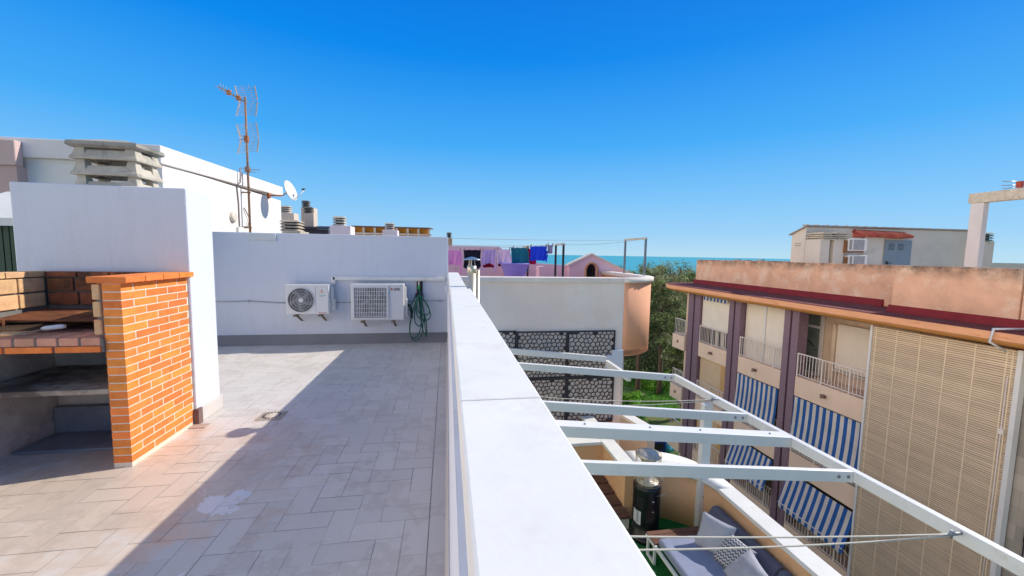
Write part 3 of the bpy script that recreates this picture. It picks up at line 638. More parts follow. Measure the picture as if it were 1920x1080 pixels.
b.tube([(-.56, 7.28, .85), (-.64, 7.27, .70), (-.66, 7.27, .62)], .012, 7)
tag(b.build('garden_hose', GREEN_H), 'dark green garden hose coiled on its wall hanger, hanging to the floor', 'hose')
b = MB(); b.tube([(-.68, 7.26, .72), (-.64, 7.26, .66), (-.625, 7.26, .55)], [.014, .024, .018], 8); b.box((-.70, 7.25, .69), (-.665, 7.275, .73)); b.box((-.645, 7.245, .47), (-.605, 7.275, .56))
tag(b.build('spray_gun', mat('black_green_plastic', (.006, .04, .022), .1, 5, .5, 0)), 'dark green hose spray gun hanging left of the coiled hose', 'spray gun')

# ================================================================== LEFT NEIGHBOUR
lb = thing('rooftop_house', 'large white rooftop building with thick cornice band behind the chimney block', 'building', (-9, 12, -13))
LX = -6.09
b = MB(); b.prism([(LX, 9.9), (LX, 16.15), (-14, 16.15), (-14, 9.9)], -13, 3.46); b.build('wall', mat('bright_white_paint', (.82, .79, .76), .03, .8, .8, .15, 60, stain=(.70, .66, .62), stain_at=.66), lb)
b = MB(); b.hexa([(LX+.05, 9.8, 3.44), (LX+.05, 16.25, 3.62), (-14, 16.25, 3.62), (-14, 9.8, 3.44)], [(LX+.05, 9.8, 3.83), (LX+.05, 16.25, 3.97), (-14, 16.25, 3.97), (-14, 9.8, 3.83)])
b.build('cornice', mat('pinkish_white_paint', (.80, .75, .73), .04, .8, .8, .15, 60, stain=(.55, .45, .42), stain_at=.68, stain_scale=2.4), lb, bevel=.02)
wx = P(30, 290, 'y', 9.66).x
b = MB(); b.box((-14, 9.69, -13), (wx-.04, 9.9, 3.25)); b.build('wing_wall', mat('mauve_brown_paint', (.56, .41, .38), .06, .8, .85, .2, 60), lb)
b = MB(); b.box((-14, 9.64, P(20, 310, 'y', 9.66).z), (wx, 9.799, P(20, 262, 'y', 9.66).z)); b.build('wing_cornice', mat('mauve_paint', (.62, .46, .43), .06, .8, .85, .2, 60), lb, bevel=.02)
b = MB(); b.tube([(-7.05, 9.78, 3.75), (-7.05, 9.72, 3.6), (-7.05, 9.72, 3.3), (-6.98, 9.78, 3.15)], .06, 10); b.build('downpipe', WHITE2, lb)
b = MB(); b.tube([(LX, 12.70, 2.56), (LX+.05, 12.70, 2.56), (LX+.09, 12.70, 2.56)], [.15, .15, .10], 20); tag(b.build('wall_lamp', mat('cream_lamp_glass', (.72, .64, .52), .05, 3, .4, 0)), 'round cream bulkhead lamp on the sunlit white rooftop wall left of the aerial mast', 'lamp')
b = MB(); b.box((LX-.01, 12.9, 1.0), (LX+.06, 13.25, 2.30)); tag(b.build('meter_cabinet', WHITE2, bevel=.01), 'pale cabinet on the sunlit white rooftop wall below the round lamp', 'cabinet')
b = MB(); b.tube([(LX+.02, 13.05, 1.5), (LX+.02, 13.05, 3.0), (LX+.02, 12.98, 3.5), (LX+.12, 12.98, 3.6), (LX+.12, 13.0, 4.0)], .018, 6); b.tube([(LX+.03, 13.35, 2.9), (LX+.05, 13.6, 2.6), (LX+.05, 13.5, 2.35), (LX+.03, 13.1, 2.3)], .015, 6)
tag(b.build('wall_cable', mat('aged_cable', (.30, .26, .24), .1, 4, .7, 0)), 'thin dark cable climbing the sunlit white rooftop wall beside the mast', 'cable')

am = thing('antenna_mast', 'tall rusty television aerial mast carrying three aerials against the sky', 'antenna', (-5.9, 13.28, 1.9))
MX, MY = -5.9, 13.30
POLE = mat('rusty_mast', (.34, .20, .13), .2, 5, .6, .1, 60, metal=.2, stain=(.12, .07, .06), stain_at=.5, stain_scale=1.5)
b = MB(); b.tube([(MX, MY, 1.2), (MX, MY, 4.4), (MX+.0, MY, 6.12)], [.035, .032, .028], 10); b.build('pole', POLE, am)
b = MB(); b.bar((LX-.05, MY, 3.35), (MX+.05, MY, 3.35), .04); b.bar((LX-.05, MY, 2.3), (MX+.05, MY, 2.3), .04); b.build('wall_clamp', POLE, am)
AER = mat('oxidised_aluminium', (.48, .38, .29), .15, 6, .5, .05, 60, metal=.3, stain=(.45, .22, .10), stain_at=.55, stain_scale=5)
CU = mat('orange_rust_plastic', (.50, .18, .07), .2, 6, .8, .1, 60)
right = Vector((math.cos(R(-28)), math.sin(R(-28)), 0)); # roughly across the view at the mast
def pv(cx_, cz_, dx, dz, dy=0): return (MX + .07 + right.x*dx - right.y*dy*0 + dy*.35, MY + right.y*dx + dy*.9, cz_+dz)
def reflector(z, name, tilt=0):
    a = MB()
    for sx in (-1, 1):
        for sz in (-1, 1):
            a.bar(pv(0, z, sx*.36, sz*.02, .02), pv(0, z, sx*.39, sz*.43+tilt*sx*.08, -.09), .026, .016)
    for i in range(17):
        zz = -.40+i*.05; a.tube([pv(0, z, -.39, zz-tilt*.08, -.02-abs(zz)*.18), pv(0, z, .39, zz+tilt*.08, -.02-abs(zz)*.18)], .004, 4)
    for i in range(3): a.tube([pv(0, z, -.26+i*.26, -.4, -.2), pv(0, z, -.26+i*.26, 0, -.02), pv(0, z, -.26+i*.26, .4, -.2)], .005, 4)
    return a.build(name, AER, am)
rf = reflector(4.92, 'panel_aerial')
b = MB(); b.box((MX-.04, MY-.08, 4.82), (MX+.06, MY+.02, 5.0)); b.build('aerial_box', CU, rf)
b = MB()
for sx in (-1, 1): b.tube([pv(0, 4.92, 0, 0, -.1), pv(0, 4.92, sx*.22, .12, -.25)], .007, 4); b.tube([pv(0, 4.92, 0, 0, -.1), pv(0, 4.92, sx*.22, -.10, -.25)], .007, 4)
b.build('dipole', POLE, rf)
rf = reflector(5.98, 'yagi_aerial', -.5)
b = MB(); tip = Vector((MX-.62, MY-.15, 6.30)); base = Vector((MX, MY-.02, 5.98))
b.bar(base, tip, .03)
for i in range(9):
    q = base.lerp(tip, .15+i*.105); b.tube([q+Vector((-.03, -.14, -.02)), q+Vector((.03, .14, .02))], .007, 4)
    b.tube([q+Vector((0, 0, -.11)), q+Vector((.05, 0, .12))], .006, 4)
b.build('boom', AER, rf)
b = MB()
for i in (.25, .62): q = base.lerp(tip, i); b.box(q-Vector((.05, .04, .06)), q+Vector((.05, .04, .06)))
b.build('aerial_box', CU, rf)
b = MB(); b.tube([pv(0, 4.0, -.45, .06), pv(0, 4.0, -.4, .10), pv(0, 4.0, 0, .03), pv(0, 4.0, .38, .0)], .009, 5); b.tube([pv(0, 4.0, -.45, .06), pv(0, 4.0, -.44, -.04), pv(0, 4.0, -.1, -.02), pv(0, 4.0, .2, -.06)], .007, 5); b.box((MX-.06, MY-.06, 3.95), (MX+.06, MY+.04, 4.10))
b.build('loop_aerial', POLE, am)

sd = thing('satellite_dish', 'white satellite dish on an arm at the corner of the white rooftop building', 'satellite dish', (-5.3, 14.9, 3.3))
b = MB(); N = 28; ax = Vector((.93, -.20, .32)).normalized(); u = ax.cross(Vector((0, 0, 1))).normalized(); v = u.cross(ax)
cen = Vector((-5.36, 15.0, 3.68)); rings = []
for r_ in (0, .10, .19, .27, .32):
    rings.append([cen+u*(r_*math.cos(2*pi*j/N))*1.0+v*(r_*1.1*math.sin(2*pi*j/N))+ax*(r_*r_*.45) for j in range(N)])
for dd in (0, .012):
    k0 = len(b.v)
    for rg in rings: b.v += [tuple(q-ax*dd) for q in rg]
    for i in range(4):
        for j in range(N): b.f.append([k0+i*N+j, k0+i*N+(j+1) % N, k0+(i+1)*N+(j+1) % N, k0+(i+1)*N+j]); b.sm.append(True); b.mi.append(0)
b.build('dish', mat('cream_dish', (.74, .72, .66), .05, 3, .5, .05, 60, stain=(.62, .50, .36), stain_at=.62, stain_scale=4), sd)
b = MB(); b.tube([(-6.1, 15.1, 3.5), (-5.6, 15.05, 3.52), cen-ax*.03], .022, 8); b.box((-6.1, 15.02, 3.42), (-6.03, 15.18, 3.58)); b.box(cen-Vector((.10, .05, .08)), cen+Vector((-.02, .05, .06))); b.build('bracket', CU, sd)
b = MB(); e = cen+ax*.46-v*.06+Vector((0, .25, .0)); b.tube([cen-v*.34+ax*.04, e], .014, 6); b.build('arm', WMETAL, sd)
b = MB(); b.tube([e, e-ax*.10+v*.03], .035, 8); b.build('receiver', DARKM, sd)

# green sliding door and awning roof seen left of the chimney block
gs = thing('roof_shed', 'small shed with pale canopy and dark green corrugated front at the far left edge', 'shed', (-6, 6.3, 0))
b = MB(); a1, a2 = P(-60, 420, 'y', 6.3), P(45, 420, 'y', 6.3)
for i in range(16):
    x = a1.x+i*.075; b.box((x, 6.30, 0), (x+.06, 6.34, 1.93)); b.box((x+.06, 6.32, 0), (x+.075, 6.34, 1.93))
b.build('wall', mat('dark_green_sheet', (.03, .075, .05), .2, 3, .6, .05, 60), gs)
b = MB(); b.box((-5.62, 6.27, 0), (-5.40, 6.31, 1.72)); b.build('door', mat('bright_green_sheet', (.03, .42, .26), .1, 3, .6, .05, 60), gs)
b = MB(); b.hexa([(-6.6, 6.22, 1.94), (-4.4, 6.22, 1.94), (-4.4, 7.3, 2.42), (-6.6, 7.3, 2.42)], [(-6.6, 6.22, 1.98), (-4.4, 6.22, 1.98), (-4.4, 7.3, 2.46), (-6.6, 7.3, 2.46)]); b.box((-6.6, 6.19, 1.90), (-4.4, 6.22, 2.0)); b.build('canopy', mat('pale_canopy_sheet', (.70, .70, .66), .05, 2, .6, .05, 60), gs)

# ================================================================== ROOFTOPS BEHIND THE END WALL
fb = thing('far_rooftops', 'roof slab of the neighbouring block behind the end wall, carrying chimneys', 'building', (-4, 20, -13))
b = MB(); b.box((-9, 16.3, -13), (-.9, 32, 1.9)); b.build('wall', CREAM, fb)
def cowl_on(p, x, y, z, w_, h_, n=3, m=None, lab='cowl'):
    b = MB(); st = h_/(n+.6)
    for k in range(n):
        zz = z+k*st
        b.hexa([(x-w_/2*1.08, y-w_/2*1.08, zz+st*.12), (x+w_/2*1.08, y-w_/2*1.08, zz+st*.12), (x+w_/2*1.08, y+w_/2*1.08, zz+st*.12), (x-w_/2*1.08, y+w_/2*1.08, zz+st*.12)],
               [(x-w_/2*.86, y-w_/2*.86, zz+st*.72), (x+w_/2*.86, y-w_/2*.86, zz+st*.72), (x+w_/2*.86, y+w_/2*.86, zz+st*.72), (x-w_/2*.86, y+w_/2*.86, zz+st*.72)])
    zz = z+n*st; b.hexa([(x-w_*.56, y-w_*.56, zz), (x+w_*.56, y-w_*.56, zz), (x+w_*.56, y+w_*.56, zz), (x-w_*.56, y+w_*.56, zz)], [(x-w_*.4, y-w_*.4, zz+st*.6), (x+w_*.4, y-w_*.4, zz+st*.6), (x+w_*.4, y+w_*.4, zz+st*.6), (x-w_*.4, y+w_*.4, zz+st*.6)])
    c = b.build('cowl', m or CONC, p)
    b = MB(); b.box((x-w_*.30, y-w_*.30, z-.01), (x+w_*.30, y+w_*.30, zz+.01)); b.build('flue_throat', DARK, c); return c
def chim(px0, px1, pyb, ptop, Y, label, m, cp=None, cm=None, depth=None, extra=None):
    """shaft between photo columns px0..px1 at distance Y, shaft top at row ptop; cowls: (px0, px1, row bottom, row top)"""
    a, c = P(px0, ptop, 'y', Y), P(px1, ptop, 'y', Y); dp = depth or (c.x-a.x)
    t = thing('roof_chimney', label, 'chimney', ((a.x+c.x)/2, Y+dp/2, 1.9), 'chimneys on the far rooftops')
    b = MB(); b.box((a.x, Y, 1.2), (c.x, Y+dp, (a.z+c.z)/2)); b.build('shaft', m, t, bevel=.02)
    for (q0, q1, rb, rt_) in cp or []:
        e, f = P(q0, rb, 'y', Y+dp/2), P(q1, rt_, 'y', Y+dp/2); cowl_on(t, (e.x+f.x)/2, Y+dp/2, (a.z+c.z)/2 if abs(rb-ptop) < 4 else e.z, (f.x-e.x)/1.1, f.z-max(e.z, (a.z+c.z)/2 if abs(rb-ptop) < 4 else e.z), 3, cm)
    return t
CDARK = mat('dark_cowl', (.16, .15, .14), .2, 4, .9, .2, 50); CPALE = mat('pale_cowl', (.50, .43, .34), .15, 4, .9, .2, 50)
SH1 = mat('cream_shaft', (.66, .56, .46), .06, 2, .9, .1, 60)
chim(524, 551, 437, 399, 19, 'cream chimney shaft with dark slatted cowl directly right of the satellite dish wall', SH1, [(526, 546, 399, 386)], CONC)
chim(564, 588, 430, 389, 21, 'tallest far chimney, cream twin shaft with two dark cowls below the dish arm', SH1, [(567, 581, 389, 376)], CDARK)
t = chim(570, 588, 430, 400, 20.4, 'lower dark-cowled cream shaft standing in front of the tallest far chimney', SH1, [(571, 587, 400, 388)], CDARK)
chim(533, 563, 437, 433, 13, 'broad low pale slatted chimney cowl just above the end wall', CPALE, [(530, 566, 434, 414)], CPALE, .8)
chim(618, 657, 440, 423, 18, 'squat pink-white chimney with stone cowl between the dark roof and the orange pergola', mat('pinkish_shaft', (.74, .66, .70), .04, 2, .9, .1, 60), [(626, 649, 423, 406)], CONC)
chim(717, 745, 440, 431, 22, 'small pink-white chimney in front of the orange roof pergola', MATS['pinkish_shaft'], [(722, 740, 431, 418)], CONC)
chim(837, 848, 460, 447, 24, 'slim tan chimney with dark cowl standing above the laundry line', mat('tan_shaft', (.50, .33, .22), .06, 2, .9, .1, 60), [(837, 847, 447, 436)], CDARK)
a, c = P(562, 424, 'y', 19.5), P(615, 440, 'y', 19.5)
b = MB(); b.box((a.x-1.3, 19.5, 1.9), (c.x, 21.5, 2.62)); b.hexa([(a.x-1.3, 19.4, 2.62), (c.x+.05, 19.4, 2.62), (c.x+.05, 21.6, 2.75), (a.x-1.3, 21.6, 2.75)], [(a.x-1.3, 19.4, 2.70), (c.x+.05, 19.4, 2.70), (c.x+.05, 21.6, 2.88), (a.x-1.3, 21.6, 2.88)])
tag(b.build('roof_hut', mat('navy_roofing', (.035, .035, .055), .2, 2, .6, .1, 60)), 'low dark navy roofed hut between the far chimneys', 'hut')
pg = thing('roof_pergola', 'orange slatted pergola on a far roof seen above the end wall', 'pergola', (-3.5, 26, 1.9))
a, c = P(659, 428, 'y', 26), P(809, 430, 'y', 26)
b = MB(); b.hexa([(a.x, 25.9, 3.13), (c.x-.1, 25.9, 3.13), (c.x+.05, 27.5, 3.18), (a.x, 27.5, 3.18)], [(a.x, 25.9, 3.21), (c.x-.1, 25.9, 3.21), (c.x+.05, 27.5, 3.26), (a.x, 27.5, 3.26)]); b.build('roof', mat('brown_roof_edge', (.20, .10, .06), .2, 3, .8, .1, 60), pg)
n_ = 7
for i in range(n_+1):
    b = MB(); x = a.x+(c.x-a.x-.2)*i/n_; b.box((x, 25.92, 1.9), (x+.12, 26.1, 3.12)); b.build('post', CREAM, pg)
b = MB(); b.box((a.x, 26.2, 1.9), (c.x-.1, 26.25, 3.12)); b.build('orange_screen', mat('bright_orange_canvas', (.85, .36, .05), .08, 2, .9, .05, 60), pg)
b = MB(); b.box((a.x, 25.88, 2.70), (c.x, 26.15, 2.80)); b.build('rail', CREAM, pg)

# ================================================================== NEIGHBOUR BUILDING BEYOND THE TERRACE
nb = thing('apartment_building', 'neighbouring block with blank greige party wall and rounded peach corner', 'building', (2, 10.5, -13.3))
def arcp(cx_, cy_, rx, ry, a0, a1, n): return [(cx_+rx*math.cos(a0+(a1-a0)*i/n), cy_+ry*math.sin(a0+(a1-a0)*i/n)) for i in range(n+1)]
b = MB(); b.box((-.9, 8.2, -13.3), (3.845, 8.45, 1.06)); b.build('party_wall', NBW, nb)
b = MB(); b.box((-.9, 8.45, -13.3), (4.02, 16, .72)); b.build('wall', CREAM, nb)
b = MB(); b.box((-.9, 8.45, .722), (4.1, 16.5, .74)); b.build('roof_floor', mat('terracotta_roof_floor', (.36, .17, .12), .15, 1, .8, .2, 50), nb)
outer = [(3.85, 8.2)]+[(x, y) for x, y in arcp(3.85, 9.6, 1.15, 1.4, -pi/2, 0, 16)][1:]+[(5.0, 12.2)]
inner = [(3.85, 8.45)]+[(x, y) for x, y in arcp(3.85, 9.6, .92, 1.15, -pi/2, 0, 16)][1:]+[(4.77, 12.2)]
def strip(mb, o, i_, z0, z1):
    for k in range(len(o)-1): mb.hexa([(*o[k], z0), (*o[k+1], z0), (*i_[k+1], z0), (*i_[k], z0)], [(*o[k], z1), (*o[k+1], z1), (*i_[k+1], z1), (*i_[k], z1)])
def shell(o, i_, z0, z1):
    """closed curved wall with clean outer faces"""
    mb = MB(); n = len(o); k = 0
    vs = [(*q, z0) for q in o]+[(*q, z1) for q in o]+[(*q, z1) for q in i_]+[(*q, z0) for q in i_]; fs = []
    for j in range(n-1):
        for r_ in range(4): fs.append([r_*n+j, r_*n+j+1, ((r_+1) % 4)*n+j+1, ((r_+1) % 4)*n+j])
    fs += [[0, n, 2*n, 3*n], [n-1, 4*n-1, 3*n-1, 2*n-1]]
    mb.add(vs, fs, True); return mb
b = shell(outer, inner, -.58, 1.06); ob_ = b.build('corner_balcony', PEACH, nb)
for pl in ob_.data.polygons: pl.use_smooth = abs(pl.normal.z) < .5
b = MB(); b.prism(outer+[(4.03, 12.2), (4.03, 8.45)], -.56, -.45); b.build('balcony_slab', PEACH, nb)
oc = [(3.80, 8.14)]+arcp(3.85, 9.6, 1.21, 1.46, -pi/2, 0, 16)[1:]+[(5.06, 12.2)]; ic = [(3.80, 8.5)]+arcp(3.85, 9.6, .86, 1.10, -pi/2, 0, 16)[1:]+[(4.71, 12.2)]
COPN = mat('aged_white_coping', (.76, .69, .62), .06, 2, .85, .3, 60, stain=(.42, .40, .38), stain_at=.62, stain_scale=3)
b = shell(oc, ic, 1.062, 1.16); b.build('coping', COPN, nb)
b = MB(); b.box((-.9, 8.14, 1.062), (3.797, 8.5, 1.165)); b.build('coping', COPN, nb, bevel=.01)
b = MB(); b.box((3.60, 8.12, -1.0), (3.84, 8.197, -.42)); b.box((3.47, 8.125, -1.0), (3.60, 8.197, -.53)); b.build('stepped_repair', WHITE, nb)

pk = thing('pink_house', 'pink rooftop house with a low wall and gable holding an arched window, behind the laundry', 'building', (2.5, 12.2, .74))
b = MB(); b.box((-.9, 12.0, .745), (1.55, 13.8, 1.86)); b.hexa([(1.55, 12.0, .745), (2.0, 12.0, .745), (2.0, 13.8, .745), (1.55, 13.8, .745)], [(1.55, 12.0, 1.86), (2.0, 12.0, 1.52), (2.0, 13.8, 1.52), (1.55, 13.8, 1.86)])
b.hexa([(2.0, 12.0, .745), (3.72, 12.0, .745), (3.72, 12.2, .745), (2.0, 12.2, .745)], [(2.0, 12.0, 1.42), (3.72, 12.0, 1.32), (3.72, 12.2, 1.32), (2.0, 12.2, 1.42)]); b.build('wall', PINK, pk)
# gable with arched opening
gx0, gx1, gxa, gz0, gza, gz1 = 3.70, 5.75, 4.40, 1.33, 1.665, 1.06
gb = thing('gable_wall', 'pink gable wall with white coping and dark arched grille window', 'wall', (4.7, 11.9, .74))
acx, ar, az = 4.42, .17, 1.17
def top(x): return gz0+(gza-gz0)*(x-gx0)/(gxa-gx0) if x < gxa else gza+(gz1-gza)*(x-gxa)/(gx1-gxa)
xs = [gx0, gxa-.42]+[acx-ar*math.cos(pi*i/12) for i in range(13)]+[5.0, 5.4, gx1]
b = MB()
for x_a, x_b in zip(xs[:-1], xs[1:]):
    def low(x): return az+1.25*math.sqrt(max(0, ar*ar-(x-acx)**2)) if abs(x-acx) <= ar+1e-6 and x_a >= acx-ar-1e-6 and x_b <= acx+ar+1e-6 else .745
    b.hexa([(x_a, 11.8, low(x_a)), (x_b, 11.8, low(x_b)), (x_b, 12.0, low(x_b)), (x_a, 12.0, low(x_a))], [(x_a, 11.8, top(x_a)), (x_b, 11.8, top(x_b)), (x_b, 12.0, top(x_b)), (x_a, 12.0, top(x_a))])
b.build('wall', PINK, gb)
b = MB()
for x_a, x_b in ((gx0-.05, gxa), (gxa, gx1+.1)):
    b.hexa([(x_a, 11.74, top(x_a)), (x_b, 11.74, top(x_b)), (x_b, 12.06, top(x_b)), (x_a, 12.06, top(x_a))], [(x_a, 11.74, top(x_a)+.05), (x_b, 11.74, top(x_b)+.05), (x_b, 12.06, top(x_b)+.05), (x_a, 12.06, top(x_a)+.05)])
b.build('coping', COPN, gb)
b = MB(); pts = [(acx-ar-.0, 11.78, .80)]+[(acx-(ar+.025)*math.cos(pi*i/14), 11.78, az+1.25*(ar+.025)*math.sin(pi*i/14)) for i in range(15)]+[(acx+ar, 11.78, .80)]
b.tube(pts, .03, 6); w_ = b.build('window_surround', mat('orange_stone_trim', (.62, .34, .16), .1, 4, .9, .2, 60), gb)
b = MB(); b.box((acx-ar, 11.93, .745), (acx+ar, 11.96, az+1.25*ar)); b.build('pane', DARK, w_)
b = MB()
for i in range(5): x = acx-.12+.06*i; b.tube([(x, 11.88, .78), (x, 11.88, az+.19-abs(i-2)*.03)], .008, 5)
for rr in (.07, .12): b.tube([(acx-rr*math.cos(pi*i/10), 11.87, az+1.2*rr*math.sin(pi*i/10)) for i in range(11)], .007, 5)
b.build('iron_grille', DARKM, w_)
b = MB(); b.box((5.55, 9.8, .72), (5.75, 11.8, 1.03));
b = MB(); b.box((2.55, 10.9, .742), (2.72, 11.3, 1.31)); b.box((1.75, 11.2, .742), (2.0, 11.9, 1.36)); tag(b.build('pink_pier', PINK), 'low pink masonry pier on the neighbouring roof below the green shirt', 'pier')

def frame(x, y0, y1, zt, label):
    t = thing('clothesline_frame', label, 'clothesline frame', (x, (y0+y1)/2, .745), 'clothesline frames on the neighbouring roof')
    for y in (y0, y1): b = MB(); b.bar((x, y, .745), (x, y, zt-.02), .045); b.build('post', GALV if x > 4 else DARKM, t)
    b = MB(); b.bar((x, y0-.03, zt), (x, y1+.03, zt), .045); b.build('crossbar', CONC, t)
frame(4.95, 9.45, 10.62, 2.10, 'tall grey steel clothesline frame standing on the rounded peach corner')
frame(2.82, 9.50, 10.2, 1.91, 'dark clothesline frame at the right end of the laundry')
frame(2.28, 11.2, 11.9, 1.86, 'dark clothesline frame partly hidden behind the teal shirt')
def sag(a, c, s, n=14):
    a, c = Vector(a), Vector(c); return [a.lerp(c, i/n)-Vector((0, 0, s*4*(i/n)*(1-i/n))) for i in range(n+1)]
LINE = mat('pale_washing_line', (.55, .56, .58), .05, 5, .7, 0)
for k, (a, c, s, lab) in enumerate([((-.6, 9.5, 1.80), (2.82, 9.5, 1.90), .06, 'front washing line that carries the clothes'), ((-.6, 9.9, 1.86), (2.82, 9.95, 1.90), .04, 'empty washing line just behind the clothes'), ((2.82, 9.5, 1.90), (4.95, 9.5, 2.09), .05, 'washing line sagging between the two right frames, nearer one'), ((-.6, 10.3, 2.03), (4.95, 10.6, 2.09), .03, 'high washing line crossing the whole neighbouring roof')]):
    b = MB(); b.tube(sag(a, c, s), .005, 5); tag(b.build('washing_line', LINE), lab, 'washing line', 'washing lines on the neighbouring roof')

def cloth(px0, px1, pt, pb, Y, label, col, cat='shirt', sleeves=None, neck=True, name='shirt', var=.08):
    a, c = P(px0, pt, 'y', Y), P(px1, pt, 'y', Y); bot = P((px0+px1)/2, pb, 'y', Y); w_ = c.x-a.x; h_ = (a.z+c.z)/2-bot.z
    m_ = mat('fabric_'+label.split()[0]+'_'+str(px0), col, var, 6, .95, .2, 200)
    NX, NZ = 22, 18; b = MB(); ph = random.uniform(0, 6)
    for side in (0, 1):
        vs = []
        for j in range(NZ+1):
            for i in range(NX+1):
                u_ = i/NX; v_ = j/NZ
                x = a.x+w_*u_; wid = 1-.07*math.sin(pi*v_)*1.0
                x = (a.x+w_/2)+(u_-.5)*w_*wid
                tz = a.z+(c.z-a.z)*u_ - .012*math.sin(pi*((u_*3) % 1))
                bz = h_*(1-(.10*(math.sin(pi*u_)**3 if neck else 0)) - .10*(abs(u_-.5)*2)**4 - .02*math.sin(9*u_+ph))
                z = tz - bz*v_
                y = Y + (.004 if side else -.004) + v_*(.022*math.sin(8*u_+ph)+.012*math.sin(19*u_+ph*2+3*v_)) + (.016 if side else 0)
                vs.append((x, y, z))
        fs = [[j*(NX+1)+i, j*(NX+1)+i+1, (j+1)*(NX+1)+i+1, (j+1)*(NX+1)+i] for j in range(NZ) for i in range(NX)]
        b.add(vs, fs, True)
    t = b.build(name, m_); tag(t, label, cat, 'laundry hanging on the washing line')
    if sleeves:
        for (sx, top_, ln, ww) in sleeves:
            x = a.x+w_*sx; q = MB(); z0 = a.z-h_*top_; n = 8; vs = []
            for j in range(n+1):
                v_ = j/n; vs += [(x-ww/2*(1-.3*v_)+.01*math.sin(5*v_+ph), Y-.02-.01*math.sin(6*v_), z0-h_*ln*v_), (x+ww/2*(1-.3*v_)+.01*math.sin(5*v_+ph), Y-.025+.01*math.sin(7*v_), z0-h_*ln*v_)]
            q.add(vs, [[2*j, 2*j+1, 2*j+3, 2*j+2] for j in range(n)], True); q.build('sleeve', m_, t)
    pq = MB()
    for u_ in (.06, .94):
        x = a.x+w_*u_; z = a.z+(c.z-a.z)*u_; pq.box((x-.006, Y-.02, z-.03), (x+.006, Y+.022, z+.045))
    pq.build('peg', mat('peg_wood', (.35, .22, .12), .1, 5, .8, 0), t)
cloth(837, 865, 469, 498, 9.5, 'pink shirt hung at the far left end of the washing line', (.85, .32, .66), sleeves=[(.97, .05, 1.45, .05)])
cloth(869, 902, 468, 503, 9.5, 'black garment hanging behind the flue pipe cap', (.012, .010, .025), 'garment', neck=False, name='garment')
cloth(904, 929, 468, 496, 9.5, 'lavender top hanging right of the black garment', (.56, .39, .74), name='shirt', sleeves=[(.95, .0, 1.5, .04), (.03, .5, .9, .03)])
cloth(931, 957, 467, 494, 9.5, 'pale pink long sleeved top in the middle of the washing line', (.86, .60, .74), sleeves=[(.05, .3, 1.05, .05), (.95, .2, 1.1, .05)])
cloth(961, 990, 464, 496, 9.5, 'dark teal shirt hanging left of the bright blue one', (.012, .15, .21), sleeves=[(-.02, .0, 1.45, .05), (1.0, .2, 1.2, .05)])
cloth(994, 1026, 461, 490, 9.5, 'bright royal blue shirt on the washing line', (.015, .06, .72), sleeves=[(.97, .3, .75, .04)])
cloth(1027, 1037, 459, 475, 9.5, 'small grey-violet sock bundle beside the right frame post', (.28, .26, .45), 'socks', name='socks', neck=False)
cloth(905, 928, 488, 501, 9.85, 'dark red garment peeping below the lavender top', (.28, .008, .03), 'garment', neck=False, name='garment')
cloth(930, 955, 476, 499, 9.9, 'crimson garment mostly hidden behind the pale pink top', (.22, .01, .03), 'garment', neck=False, name='garment')
cloth(988, 1006, 466, 495, 9.85, 'red cloth showing between the teal and blue shirts', (.55, .015, .07), 'cloth', neck=False, name='cloth')
def basin(x, y, z, w_):
    b = MB(); prof = [(.60*w_, 0), (.70*w_, .06), (.86*w_, .24), (1.0*w_, .36), (1.04*w_, .37), (1.04*w_, .35), (.93*w_, .33), (.64*w_, .03)]
    b.lathe((x, y, z), prof, 28); return b
b = basin(1.62, 9.55, 1.06, .36)
tag(b.build('laundry_basket', mat('lilac_blue_plastic', (.30, .26, .80), .06, 3, .45, 0)), 'large lilac-blue plastic laundry basin behind the coping', 'basin')
b = MB(); b.box((1.35, 9.3, .745), (1.9, 9.8, 1.05)); tag(b.build('stool', CREAM), 'low cream plinth carrying the laundry basin', 'plinth')

